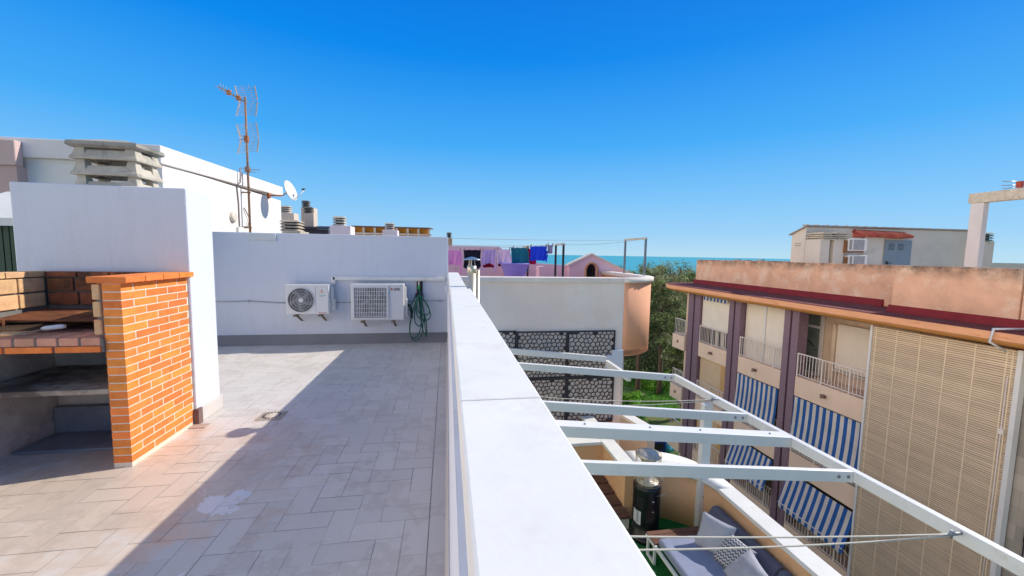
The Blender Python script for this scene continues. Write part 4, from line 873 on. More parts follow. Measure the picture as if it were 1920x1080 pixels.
# voronoi privacy screens on the party wall
def voronoi_panel(x0, x1, z0, z1, y, seedn, label):
    rnd = random.Random(seedn); w_, h_ = x1-x0, z1-z0; nx, nz = max(3, round(w_/.105)), max(3, round(h_/.085)); pts = []
    for j in range(nz):
        for i in range(nx): pts.append((x0+w_*(i+.5+(.25 if j % 2 else -.25)+rnd.uniform(-.28, .28))/nx, z0+h_*(j+.5+rnd.uniform(-.25, .25))/nz))
    b = MB(); th = .012; fr = .028
    def clip(poly, px, pz, nx_, nz_):
        out = []
        for k in range(len(poly)):
            A, B = poly[k], poly[(k+1) % len(poly)]; da = (A[0]-px)*nx_+(A[1]-pz)*nz_; db = (B[0]-px)*nx_+(B[1]-pz)*nz_
            if da <= 0: out.append(A)
            if (da < 0 < db) or (db < 0 < da): t_ = da/(da-db); out.append((A[0]+(B[0]-A[0])*t_, A[1]+(B[1]-A[1])*t_))
        return out
    for (cx_, cz_) in pts:
        cell = [(x0, z0), (x1, z0), (x1, z1), (x0, z1)]
        hole = [(x0+fr, z0+fr), (x1-fr, z0+fr), (x1-fr, z1-fr), (x0+fr, z1-fr)]
        for (qx, qz) in pts:
            dx, dz = qx-cx_, qz-cz_; L = math.hypot(dx, dz)
            if L < 1e-6 or L > .45: continue
            dx /= L; dz /= L
            cell = clip(cell, cx_+dx*L/2, cz_+dz*L/2, dx, dz)
            if hole: hole = clip(hole, cx_+dx*(L/2-.0086), cz_+dz*(L/2-.0086), dx, dz)
        if len(cell) < 3: continue
        if len(hole) < 3: b.hexa([(x, y, z) for x, z in cell], [(x, y+th, z) for x, z in cell]); continue
        # ring between cell outline and hole: resample both by angle about the site
        def hit(poly, a):
            best = None; c_, s_ = math.cos(a), math.sin(a)
            for k in range(len(poly)):
                A, B = poly[k], poly[(k+1) % len(poly)]; ex, ez = B[0]-A[0], B[1]-A[1]; den = c_*ez-s_*ex
                if abs(den) < 1e-9: continue
                t_ = ((A[0]-cx_)*ez-(A[1]-cz_)*ex)/den; u_ = ((A[0]-cx_)*s_-(A[1]-cz_)*c_)/den
                if t_ > 0 and -1e-6 <= u_ <= 1+1e-6 and (best is None or t_ < best): best = t_
            return best
        angs = sorted(set([math.atan2(z-cz_, x-cx_) for x, z in cell]+[math.atan2(z-cz_, x-cx_) for x, z in hole]))
        O, I = [], []
        for a in angs:
            o_, i_ = hit(cell, a), hit(hole, a)
            if o_ is None or i_ is None: continue
            i_ = min(i_, o_); O.append((cx_+o_*math.cos(a), cz_+o_*math.sin(a))); I.append((cx_+i_*math.cos(a), cz_+i_*math.sin(a)))
        n = len(O)
        if n < 3: continue
        vs = [(x, y, z) for x, z in O]+[(x, y, z) for x, z in I]+[(x, y+th, z) for x, z in I]; fs = []
        for k in range(n):
            j = (k+1) % n; fs += [[k, j, n+j, n+k], [n+k, n+j, 2*n+j, 2*n+k]]
        b.add(vs, fs)
    b.box((x0, y-.006, z0), (x1, y+.018, z0+.03)); b.box((x0, y-.006, z1-.03), (x1, y+.018, z1)); b.box((x0, y-.006, z0+.03), (x0+.03, y+.018, z1-.03)); b.box((x1-.03, y-.006, z0+.03), (x1, y+.018, z1-.03))
    tag(b.build('privacy_screen', SCR), label, 'privacy screen', 'black openwork privacy screens on the party wall')
SCR = mat('anthracite_screen', (.040, .036, .044), .1, 4, .6, .03, 60)
zt, zm, zb = .015, -1.02, -2.06
for i, (x0, x1) in enumerate([(.62, 1.45), (1.46, 2.57), (2.58, 3.66)]):
    voronoi_panel(x0, x1, zm+.005, zt-(.0 if i else -.02), 8.165, 11+i, ['black openwork screen of the upper row, leftmost, cut off by the parapet', 'black openwork screen of the upper row, middle one', 'black openwork screen of the upper row, right end'][i])
    voronoi_panel(x0+.01, x1+.01, zb, zm-.005, 8.165, 31+i, ['black openwork screen of the lower row, leftmost, cut off by the parapet', 'black openwork screen of the lower row, middle one', 'black openwork screen of the lower row, right end'][i])

# ================================================================== LOWER TERRACE
tw = thing('terrace_wall', 'orange rendered terrace wall with broad white coping that curves round at the far end', 'wall', (4.25, 3, -2.8))
b = MB(); b.box((4.17, -2.5, -2.82), (4.385, 5.25, -1.965)); b.build('wall', ORANGE_R, tw)
b = MB(); b.box((4.135, -2.5, -1.963), (4.41, 5.25, -1.90)); b.build('coping', WHITE2, tw, bevel=.006)
def bez(p0, p1, p2, p3, n): return [((1-t)**3*p0[0]+3*(1-t)**2*t*p1[0]+3*(1-t)*t*t*p2[0]+t**3*p3[0], (1-t)**3*p0[1]+3*(1-t)**2*t*p1[1]+3*(1-t)*t*t*p2[1]+t**3*p3[1]) for t in [i/n for i in range(n+1)]]
o_ = bez((4.385, 5.25), (4.40, 6.15), (4.05, 6.50), (3.2, 6.54), 16); i_ = bez((4.17, 5.25), (4.12, 5.75), (3.55, 6.05), (3.17, 6.02), 16)
b = shell(o_, i_, -2.82, -1.965); b.build('curved_wall', ORANGE_R, tw)
oo = bez((4.41, 5.252), (4.43, 6.17), (4.07, 6.53), (3.2, 6.57), 16); ii = bez((4.135, 5.252), (4.09, 5.72), (3.53, 6.02), (3.17, 5.99), 16)
b = shell(oo, ii, -1.963, -1.90); b.build('curved_coping', WHITE2, tw)
b = MB(); b.box((2.965, 6.0, -2.82), (3.172, 8.19, -1.965)); b.build('wall', ORANGE_R, tw)
b = MB(); b.box((2.935, 5.96, -1.962), (3.20, 8.19, -1.899)); b.build('coping', WHITE2, tw, bevel=.006)
b = MB(); b.box((.21, 6.98, -2.82), (2.96, 7.2, -1.965)); b.build('back_wall', ORANGE_R, tw)
b = MB(); b.box((.21, 6.95, -1.962), (2.93, 7.23, -1.90)); b.build('back_coping', WHITE2, tw, bevel=.006)
b = MB(); b.box((.21, 7.2, -2.3), (2.96, 8.2, -2.2)); b.build('ledge', CREAM, tw)
b = MB(); b.hexa([(3.15, 5.93, -2.8), (3.20, 5.93, -2.8), (4.17, 5.2, -2.8), (4.10, 5.2, -2.8)], [(3.15, 5.97, -2.74), (3.2, 5.99, -2.74), (4.17, 5.3, -2.74), (4.14, 5.2, -2.74)])
st = thing('wooden_steps', 'brown wooden slatted steps against the orange terrace wall', 'steps', (2.78, 6.3, -2.8))
for k in range(4):
    b = MB()
    for j in range(3): b.box((2.45, 5.75+k*.30+j*.095, -2.62+k*.02), (2.955, 5.75+k*.30+j*.095+.085, -2.58+k*.02))
    b.build('tread', WOOD, st)
b = MB(); b.box((2.5, 5.76, -2.8), (2.95, 6.9, -2.63)); b.build('base', CREAM, st)
# diagonal coping further back and curved lower balcony
ln = thing('balcony_wall', 'cream balcony wall with white coping slanting from the party wall corner', 'wall', (4.0, 7.9, -3))
b = MB(); b.hexa([(3.86, 8.19, -4), (4.05, 8.19, -4), (4.25, 7.35, -4), (4.08, 7.35, -4)], [(3.86, 8.19, -1.955), (4.05, 8.19, -1.955), (4.25, 7.35, -1.955), (4.08, 7.35, -1.955)]); b.build('wall', CREAM, ln)
b = MB(); b.hexa([(3.84, 8.19, -1.952), (4.08, 8.19, -1.952), (4.29, 7.33, -1.952), (4.04, 7.33, -1.952)], [(3.84, 8.19, -1.89), (4.08, 8.19, -1.89), (4.29, 7.33, -1.89), (4.04, 7.33, -1.89)]); b.build('coping', WHITE2, ln)
lc = thing('curved_balcony', 'curved cream balcony with white rim one storey below the terrace', 'balcony', (4.4, 8.8, -5))
o_ = bez((3.9, 8.3), (4.6, 8.35), (5.1, 8.7), (5.15, 9.4), 14); i_ = bez((3.9, 8.55), (4.5, 8.6), (4.85, 8.85), (4.9, 9.4), 14)
b = shell(o_, i_, -4.6, -3.06); b.build('wall', BEIGE, lc)
b = shell(bez((3.9, 8.25), (4.63, 8.3), (5.15, 8.66), (5.2, 9.4), 14), i_, -3.058, -2.98); b.build('coping', WHITE2, lc)

# pergola
BX = 4.135
pl = thing('pergola', 'white painted steel pergola frame over the lower terrace', 'pergola', (2.3, 4.5, -2.8))
PW = mat('white_pergola_paint', (.80, .79, .76), .03, 2, .45, .08, 80, stain=(.62, .55, .46), stain_at=.64, stain_scale=3.5, specks=.5, streak=.10)
def beamz(x): return -.14 - (.41)*(x-.25)/(4.18-.25)
def cross(y, x1, w_, h_, name='cross_beam', dz=0):
    z0, z1 = beamz(.21)+dz, beamz(x1)+dz
    b = MB(); b.hexa([(.21, y, z0-h_), (x1, y, z1-h_), (x1, y+w_, z1-h_), (.21, y+w_, z0-h_)], [(.21, y, z0), (x1, y, z1), (x1, y+w_, z1), (.21, y+w_, z0)]); return b.build(name, PW, pl, bevel=.006)
LXB = 4.195
b = MB(); b.box((LXB, -2.0, -.67), (LXB+.075, 6.76, -.55)); b.build('long_beam', PW, pl, bevel=.006)
b = MB(); b.box((3.30, 6.76, -.67), (3.375, 7.82, -.55)); b.build('short_beam', PW, pl, bevel=.006)
for y, x1, w_, h_ in ((7.75, 3.297, .07, .12), (6.68, LXB-.002, .075, .12), (4.85, LXB-.002, .06, .12), (3.345, LXB-.002, .055, .12)): cross(y, x1, w_, h_)
cb2 = cross(4.10, LXB-.002, .17, .13, dz=.012)
b = MB()
for x in (1.55, 2.35, 3.0, 3.95): b.tube([(x, 4.18, beamz(x)+.012), (x, 4.18, beamz(x)+.022)], .012, 8)
b.build('screw', GALV, cb2)
b = MB(); b.hexa([(3.31, 6.765, -.548), (4.2, 6.69, -.548), (4.24, 6.70, -.548), (3.37, 6.80, -.548)], [(3.31, 6.765, -.543), (4.2, 6.69, -.543), (4.24, 6.70, -.543), (3.37, 6.80, -.543)]); b.build('cover_strip', PW, pl)
b = MB(); b.box((4.015, 5.52, -2.8), (4.165, 5.62, -.672)); po = b.build('post', PW, pl, bevel=.006)
b = MB()
for z in (-2.55, -2.2, -1.75, -1.2): b.tube([(4.08, 5.52, z), (4.08, 5.512, z)], .010, 8)
b.build('screw', GALV, po)
for y in (6.68, 4.85, 3.345):
    b = MB()
    for x in (3.98, 4.10): b.tube([(x+.03, y, beamz(x)-.06), (x+.03, y-.008, beamz(x)-.06)], .018, 8)
    b.build('bolt', GALV, pl)

def cline(a, c, s, lab, n_off=.045):
    t = thing('washing_line', lab, 'washing line', ((a[0]+c[0])/2, (a[1]+c[1])/2, min(a[2], c[2])))
    for k in (0, 1): b = MB(); b.tube(sag((a[0], a[1], a[2]-.11*k), (c[0], c[1]-.0*k, c[2]-.012*k), s+.02*k, 18), .0065, 6); b.build('cord', mat('cream_cord', (.66, .60, .50), .08, 8, .8, .1, 90), t)
    b = MB(); b.tube([(c[0]+.07, c[1], c[2]), (c[0]-.03, c[1], c[2])], .014, 8); b.tube([(c[0]-.03, c[1], c[2]-.03), (c[0]-.03, c[1], c[2]+.035)], .012, 8); b.build('hook', GALV, t)
q = P(1185, 1000, 'y', 2.43)
e1 = Vector((4.12, 2.46, -.58)); d1 = (q-e1)*(3.88/(4.12-q.x)); e0 = e1+d1
cline(tuple(e0), tuple(e1), .03, 'doubled washing line crossing below the near end of the pergola')
cline((.24, 5.46, -.24), (4.12, 5.46, -.56), .09, 'doubled washing line crossing the far part of the pergola')

ph = thing('patio_heater', 'tall black cylindrical patio heater with wire cage top on the turf', 'patio heater', (3.13, 5.55, -2.8))
HX, HY = 3.135, 5.58
b = MB(); b.lathe((HX, HY, -2.8), [(.245, 0), (.245, .05), (.225, .07), (.205, .075), (.208, .30), (.208, .80), (.212, .82), (.212, .86), (.19, .90), (.17, .905)], 40); b.build('body', BLACKM, ph)
b = MB(); b.lathe((HX, HY, -1.895), [(.17, 0), (.165, .02), (.05, .03), (.045, .10)], 32); b.build('burner', STEEL, ph)
b = MB()
for k in range(14): b.tube([(HX+.19*math.cos(a), HY+.19*math.sin(a), -1.90+k*.034) for a in [2*pi*i/32 for i in range(33)]], .003, 5, caps=False)
for k in range(8): a = 2*pi*k/8; b.tube([(HX+.192*math.cos(a), HY+.192*math.sin(a), -1.9), (HX+.192*math.cos(a), HY+.192*math.sin(a), -1.42)], .004, 5)
b.build('cage', mat('brass_wire', (.62, .50, .30), .1, 4, .35, 0, metal=.8), ph)
b = MB(); b.lathe((HX, HY, -1.46), [(.06, -.22), (.13, -.05), (.195, 0), (.20, .02), (.12, .055), (.02, .07)], 32); b.build('reflector', mat('crumpled_steel', (.62, .56, .48), .2, 12, .4, .9, 25, metal=.6), ph)
b = MB(); b.tube([(HX+.07, HY-.20, -2.02)]+[(HX+.15*math.cos(a)+.06, HY-.17+.0*a, -2.0+.05*math.sin(a)) for a in (-1.8, -1.2, -.6, 0)], .006, 6); b.tube([(HX+.2, HY, -1.95), (HX+.27, HY, -1.90), (HX+.25, HY, -1.84)], .009, 6); b.build('handle', STEEL, ph)
b = MB(); b.box((HX-.209, HY-.10, -2.50), (HX-.204, HY-.0, -2.30)); b.add([(HX+.2088*math.cos(a)*1.001, HY+.2088*math.sin(a)*1.001, z) for a in (3.45, 3.65, 3.85) for z in (-2.52, -2.30)], [(0, 2, 3, 1), (2, 4, 5, 3)]); b.build('label', mat('paper_white', (.60, .60, .62), .05, 6, .7, 0), ph)
def hmark(name, segs, m=WMETAL):
    b = MB()
    for (a0, z0, a1, z1) in segs:
        p0 = (HX+.2105*math.cos(a0), HY+.2105*math.sin(a0), z0); p1 = (HX+.2105*math.cos(a1), HY+.2105*math.sin(a1), z1); b.tube([p0, p1], .0035, 4)
    b.build(name, m, ph)
hmark('plate', [(4.62, -2.10, 4.80, -2.10), (4.63, -2.11, 4.79, -2.11)]); hmark('logo', [(4.62, -2.27, 4.66, -2.27), (4.68, -2.265, 4.70, -2.28), (4.72, -2.265, 4.78, -2.265), (4.72, -2.275, 4.78, -2.275)]); hmark('logo', [(4.60, -2.655, 4.66, -2.655), (4.68, -2.66, 4.76, -2.65), (4.72, -2.66, 4.70, -2.69), (4.74, -2.66, 4.77, -2.70)])
b = MB(); b.add([(HX+.2095*math.cos(a), HY+.2095*math.sin(a), z) for a in (3.5, 3.75, 4.0) for z in (-2.24, -2.06)], [(0, 2, 3, 1), (2, 4, 5, 3)]); b.build('vent_opening', DARK, ph)

# daybed
db = thing('daybed', 'low white framed outdoor daybed with blue-grey mattress and dark back cushions', 'daybed', (3.4, 4.1, -2.8))
b = MB(); b.box((2.955, 2.2, -2.54), (2.99, 5.24, -2.49)); b.box((4.10, 2.2, -2.54), (4.14, 5.24, -2.49)); b.box((2.99, 5.21, -2.54), (4.10, 5.24, -2.49)); b.box((2.99, 2.2, -2.54), (4.1, 2.24, -2.49)); b.build('frame', WMETAL, db, bevel=.004)
for y in (4.98, 2.3):
    b = MB(); b.box((2.957, y, -2.8), (2.992, y+.035, -2.54)); b.box((2.957, y+.19, -2.8), (2.992, y+.225, -2.54)); b.box((2.957, y+.035, -2.8), (2.992, y+.19, -2.765)); b.build('leg', WMETAL, db, bevel=.003)
b = MB()
for k in range(3): b.box((2.96, 4.98+k*.088, -2.488), (4.1, 5.06+k*.088, -2.465))
b.build('side_board', WOOD, db, bevel=.003)
def cushion(name, c, w_, h_, t_, rx, rz, m, parent=None, ry=0, pw=3.2, n=20):
    b = MB(); M = Matrix.Rotation(rz, 3, 'Z') @ Matrix.Rotation(ry, 3, 'Y') @ Matrix.Rotation(rx, 3, 'X'); c = Vector(c)
    for s_ in (1, -1):
        vs = []
        for j in range(n+1):
            for i in range(n+1):
                u_, v_ = -1+2*i/n, -1+2*j/n
                e = max(0, (1-abs(u_)**pw))*max(0, (1-abs(v_)**pw)); tt = t_/2*e**.5
                pin = 1-.07*(1-abs(u_)**2)*abs(v_)**3; pin2 = 1-.07*(1-abs(v_)**2)*abs(u_)**3
                wr = .004*math.sin(7*u_+5*v_+c.x*9)+.003*math.sin(13*v_-4*u_)
                vs.append(tuple(c+M@Vector((u_*w_/2*pin2, v_*h_/2*pin, s_*(tt+wr*e)))))
        fs = [[j*(n+1)+i, j*(n+1)+i+1, (j+1)*(n+1)+i+1, (j+1)*(n+1)+i] if s_ > 0 else [j*(n+1)+i, (j+1)*(n+1)+i, (j+1)*(n+1)+i+1, j*(n+1)+i+1] for j in range(n) for i in range(n)]
        b.add(vs, fs, True)
    return b.build(name, m, parent)
b = MB(); b.box((3.0, 2.25, -2.485), (4.03, 4.965, -2.37)); b.build('mattress', CUSH, db, bevel=.03)
for y0, y1, l_ in ((3.98, 5.22, 0), (2.6, 3.965, 1)):
    b = MB(); b.hexa([(3.86, y0, -2.365), (3.98, y0, -2.365), (3.98, y1, -2.365), (3.86, y1, -2.365)], [(4.02, y0, -2.13), (4.12, y0, -2.13), (4.12, y1, -2.13), (4.02, y1, -2.13)]); b.build('back_cushion', CUSHD, db, bevel=.03)
p1 = cushion('throw_pillow', (3.66, 4.66, -2.18), .46, .46, .15, R(62), R(-62), PILL); tag(p1, 'plain light grey pillow leaning at the far end of the daybed', 'pillow', 'pillows on the daybed')
zm_ = bpy.data.materials.new('chevron_fabric'); zm_.use_nodes = True; n = zm_.node_tree.nodes; l = zm_.node_tree.links
tc = n.new('ShaderNodeTexCoord'); sp = n.new('ShaderNodeSeparateXYZ'); l.new(tc.outputs['UV'], sp.inputs[0])
def MN(op, a, b=None, c=None):
    k = n.new('ShaderNodeMath'); k.operation = op
    for i, x in enumerate((a, b, c)):
        if x is None: continue
        if isinstance(x, (int, float)): k.inputs[i].default_value = x
        else: l.new(x, k.inputs[i])
    return k.outputs[0]
zz = MN('PINGPONG', MN('MULTIPLY', sp.outputs[0], 9.0), .5); st_ = MN('FRACT', MN('MULTIPLY_ADD', sp.outputs[1], 9.0, MN('MULTIPLY', zz, 1.0)))
r_ = n.new('ShaderNodeValToRGB'); r_.color_ramp.interpolation = 'CONSTANT'; r_.color_ramp.elements[0].color = (.62, .60, .58, 1); r_.color_ramp.elements[1].position = .36; r_.color_ramp.elements[1].color = (.06, .06, .08, 1)
e_ = r_.color_ramp.elements.new(.66); e_.color = (.25, .26, .32, 1); l.new(st_, r_.inputs[0]); l.new(r_.outputs[0], n['Principled BSDF'].inputs['Base Color']); n['Principled BSDF'].inputs['Roughness'].default_value = .95
p2 = cushion('throw_pillow', (3.70, 4.33, -2.21), .42, .42, .14, R(50), R(-80), zm_); tag(p2, 'chevron patterned grey and white pillow between the two plain ones', 'pillow', 'pillows on the daybed')
uv = p2.data.uv_layers.new(name='UVMap'); N1 = 21
for pl_ in p2.data.polygons:
    for li in pl_.loop_indices:
        vi = p2.data.loops[li].vertex_index % (N1*N1); uv.data[li].uv = ((vi % N1)/20, (vi//N1)/20)
p3 = cushion('throw_pillow', (3.62, 4.02, -2.21), .50, .46, .16, R(45), R(-105), PILL); tag(p3, 'plain light grey pillow nearest the camera on the daybed', 'pillow', 'pillows on the daybed')

# ================================================================== RIGHT APARTMENT BUILDING
rb = thing('apartment_building', 'apartment block across the street with purple tiled piers, balconies and a deep orange eave', 'building', (15, 13, -13.3))
FX = 13.0
b = MB(); b.box((14.32, 2, -13.3), (24, 21.9, -.2)); b.build('wall', BEIGE, rb)
def outline(ins):
    pts = [(12.3+ins, 1.0), (12.3+ins, 20.3)]
    pts += [(13.9-(1.6-ins)*math.cos(a), 20.3+(1.9-ins)*math.sin(a)) for a in [pi/2*i/10 for i in range(1, 11)]]
    return pts + [(24, 22.2-ins), (24, 1.0)]
def loft(levels):
    mb = MB(); n = len(levels[0][0]); vs = []
    for pts, z in levels: vs += [(x, y, z) for x, y in pts]
    fs = [[k*n+i, (k+1)*n+i, (k+1)*n+(i+1) % n, k*n+(i+1) % n] for k in range(len(levels)-1) for i in range(n)]
    fs += [list(range(n)), list(range((len(levels)-1)*n, len(levels)*n))[::-1]]
    mb.add(vs, fs); return mb
b = loft([(outline(.0), .075), (outline(-.01), -.10), (outline(.03), -.13)]); b.build('eave_fascia', EAVE, rb)
b = loft([(outline(.05), -.1305), (outline(.10), -.18), (outline(.16), -.21), (outline(.72), -.33)]); b.build('eave_soffit', mat('deep_orange_soffit_paint', (.74, .33, .10), .12, 1.6, .85, .2, 60, stain=(.55, .20, .04), stain_at=.56, stain_scale=1.3, stretch=(1, 1, 4)), rb)
b = loft([(outline(.06), .10), (outline(.02), .076)]); b.build('roof_slab', PAINTR, rb)
b = MB(); b.box((14.6, 10.4, .10), (14.845, 21.6, 1.5)); b.box((14.852, 21.35, .1), (24, 21.6, 1.498)); b.build('parapet', TERRA, rb, bevel=.02)
pp = P(1664, 584, 'z', .10); x2 = pp.x; y2 = pp.y
ys_ = P(1914, 550, 'x', x2+.1).y
b = MB(); b.box((x2+.1, ys_, .10), (14.85, y2, P(1668, 497, 'x', x2+.1).z)); b.build('parapet', TERRA, rb, bevel=.02)
b = MB(); b.box((x2+.13, 1.0, .10), (14.85, ys_-.02, 1.46)); b.build('parapet', TERRA, rb, bevel=.02)
b = MB(); b.hexa([(14.50, 11.2, .10), (14.598, 11.2, .10), (14.598, 21.6, .10), (14.50, 21.7, .10)], [(14.57, 11.2, .33), (14.598, 11.2, .33), (14.598, 21.6, .33), (14.57, 21.7, .33)])
b.hexa([(x2, 1, .10), (x2+.098, 1, .10), (x2+.098, y2+.05, .10), (x2, y2+.05, .10)], [(x2+.07, 1, .31), (x2+.098, 1, .31), (x2+.098, y2+.04, .31), (x2+.07, y2+.04, .31)]); b.box((x2+.1, y2+.002, .10), (14.6, y2+.05, .31)); b.build('skirting', REDSK, rb)
b = MB(); b.box((14.86, 1.5, .10), (24, 21.3, .16)); b.build('roof_deck', CREAM, rb)

pairs = [(19.74, 19.29, 19.17, 18.72), (16.57, 16.26, 16.17, 15.83), (13.48, 13.20, 13.12, 12.82)]
for q in pairs:
    for a, c in ((q[0], q[1]), (q[2], q[3])): b = MB(); b.box((FX, c, -13.3), (FX+.42, a, -.30)); b.build('tiled_pier', PURP, rb, bevel=.01)
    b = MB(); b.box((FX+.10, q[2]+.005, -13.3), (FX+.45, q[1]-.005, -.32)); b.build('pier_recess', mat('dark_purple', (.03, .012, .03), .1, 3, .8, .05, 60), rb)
def rail(y0, y1, zt, zb, parent, step=.118, x=FX+.05, post_every=8):
    b = MB(); b.bar((x, y0, zt), (x, y1, zt), .045, .035); b.bar((x, y0, zb+.07), (x, y1, zb+.07), .025, .025)
    n = max(2, int(abs(y1-y0)/step))
    for i in range(n+1):
        y = y0+(y1-y0)*i/n; w_ = .04 if i % post_every == 0 else .018
        b.bar((x, y, zb-(.06 if i % post_every == 0 else -.07)), (x, y, zt), w_, w_)
    return b.build('railing', RAILM, parent)
RAILM = mat('cream_railing_paint', (.85, .76, .70), .05, 3, .6, .05, 60)
SOFF = mat('peach_balcony_render', (.90, .68, .52), .05, 1.2, .85, .15, 70, stain=(.76, .54, .38), stain_at=.62)
bays = [(18.71, 16.58), (15.82, 13.49), (12.81, 10.16)]
def lamp(y, z, parent):
    b = MB(); b.tube([(FX-.02, y, z), (FX-.12, y, z+.04), (FX-.16, y-.02, z-.05)], [.05, .06, .035], 10); b.box((FX-.03, y-.07, z-.06), (FX, y+.07, z+.06)); b.build('wall_lamp', mat('brown_lamp', (.30, .20, .15), .15, 8, .7, .1, 60), parent)
def shutter(y0, y1, z0, z1, x, m, parent, pitch=.05, name='shutter'):
    b = MB(); n = int((z1-z0)/pitch)
    for i in range(n):
        z = z0+i*pitch; b.hexa([(x, y0, z+.004), (x+.03, y0, z+.004), (x+.03, y1, z+.004), (x, y1, z+.004)], [(x+.010, y0, z+pitch), (x+.03, y0, z+pitch), (x+.03, y1, z+pitch), (x+.010, y1, z+pitch)])
    b.box((x+.012, y0, z0), (x+.05, y1, z1)); return b.build(name, m, parent)
def awning(y0, y1, ztop, zbot, out, parent, xt=FX+.01, rails=True):
    b = MB(); n = 30; vs = []
    for side in (0, 1):
        for (fx_, fz_) in ((0, 0), (.33, .30), (.66, .62), (1, 1)):
            vs += [(xt-out*fx_+.03*math.sin(pi*fz_)+side*.006, y0+(y1-y0)*i/n, ztop-(ztop-zbot)*fz_+side*.004) for i in range(n+1)]
        vs += [(xt-out-.01+side*.006, y0+(y1-y0)*i/n, zbot-.15-.05*abs(math.sin(pi*(i/n)*9))) for i in range(n+1)]
    fs = [[s_*5*(n+1)+j*(n+1)+i, s_*5*(n+1)+j*(n+1)+i+1, s_*5*(n+1)+(j+1)*(n+1)+i+1, s_*5*(n+1)+(j+1)*(n+1)+i] for s_ in (0, 1) for j in range(4) for i in range(n)]
    b.add(vs, fs); aw = b.build('awning', AWN, parent)
    b = MB(); b.bar((xt-out, y0+.02, zbot), (xt-out, y1-.02, zbot), .03); 
    for y in (y0-.03, y1+.03): b.bar((FX+.05, y, zbot-.45), (xt-out, y, zbot), .02)
    b.build('awning_bar', RAILM, aw)
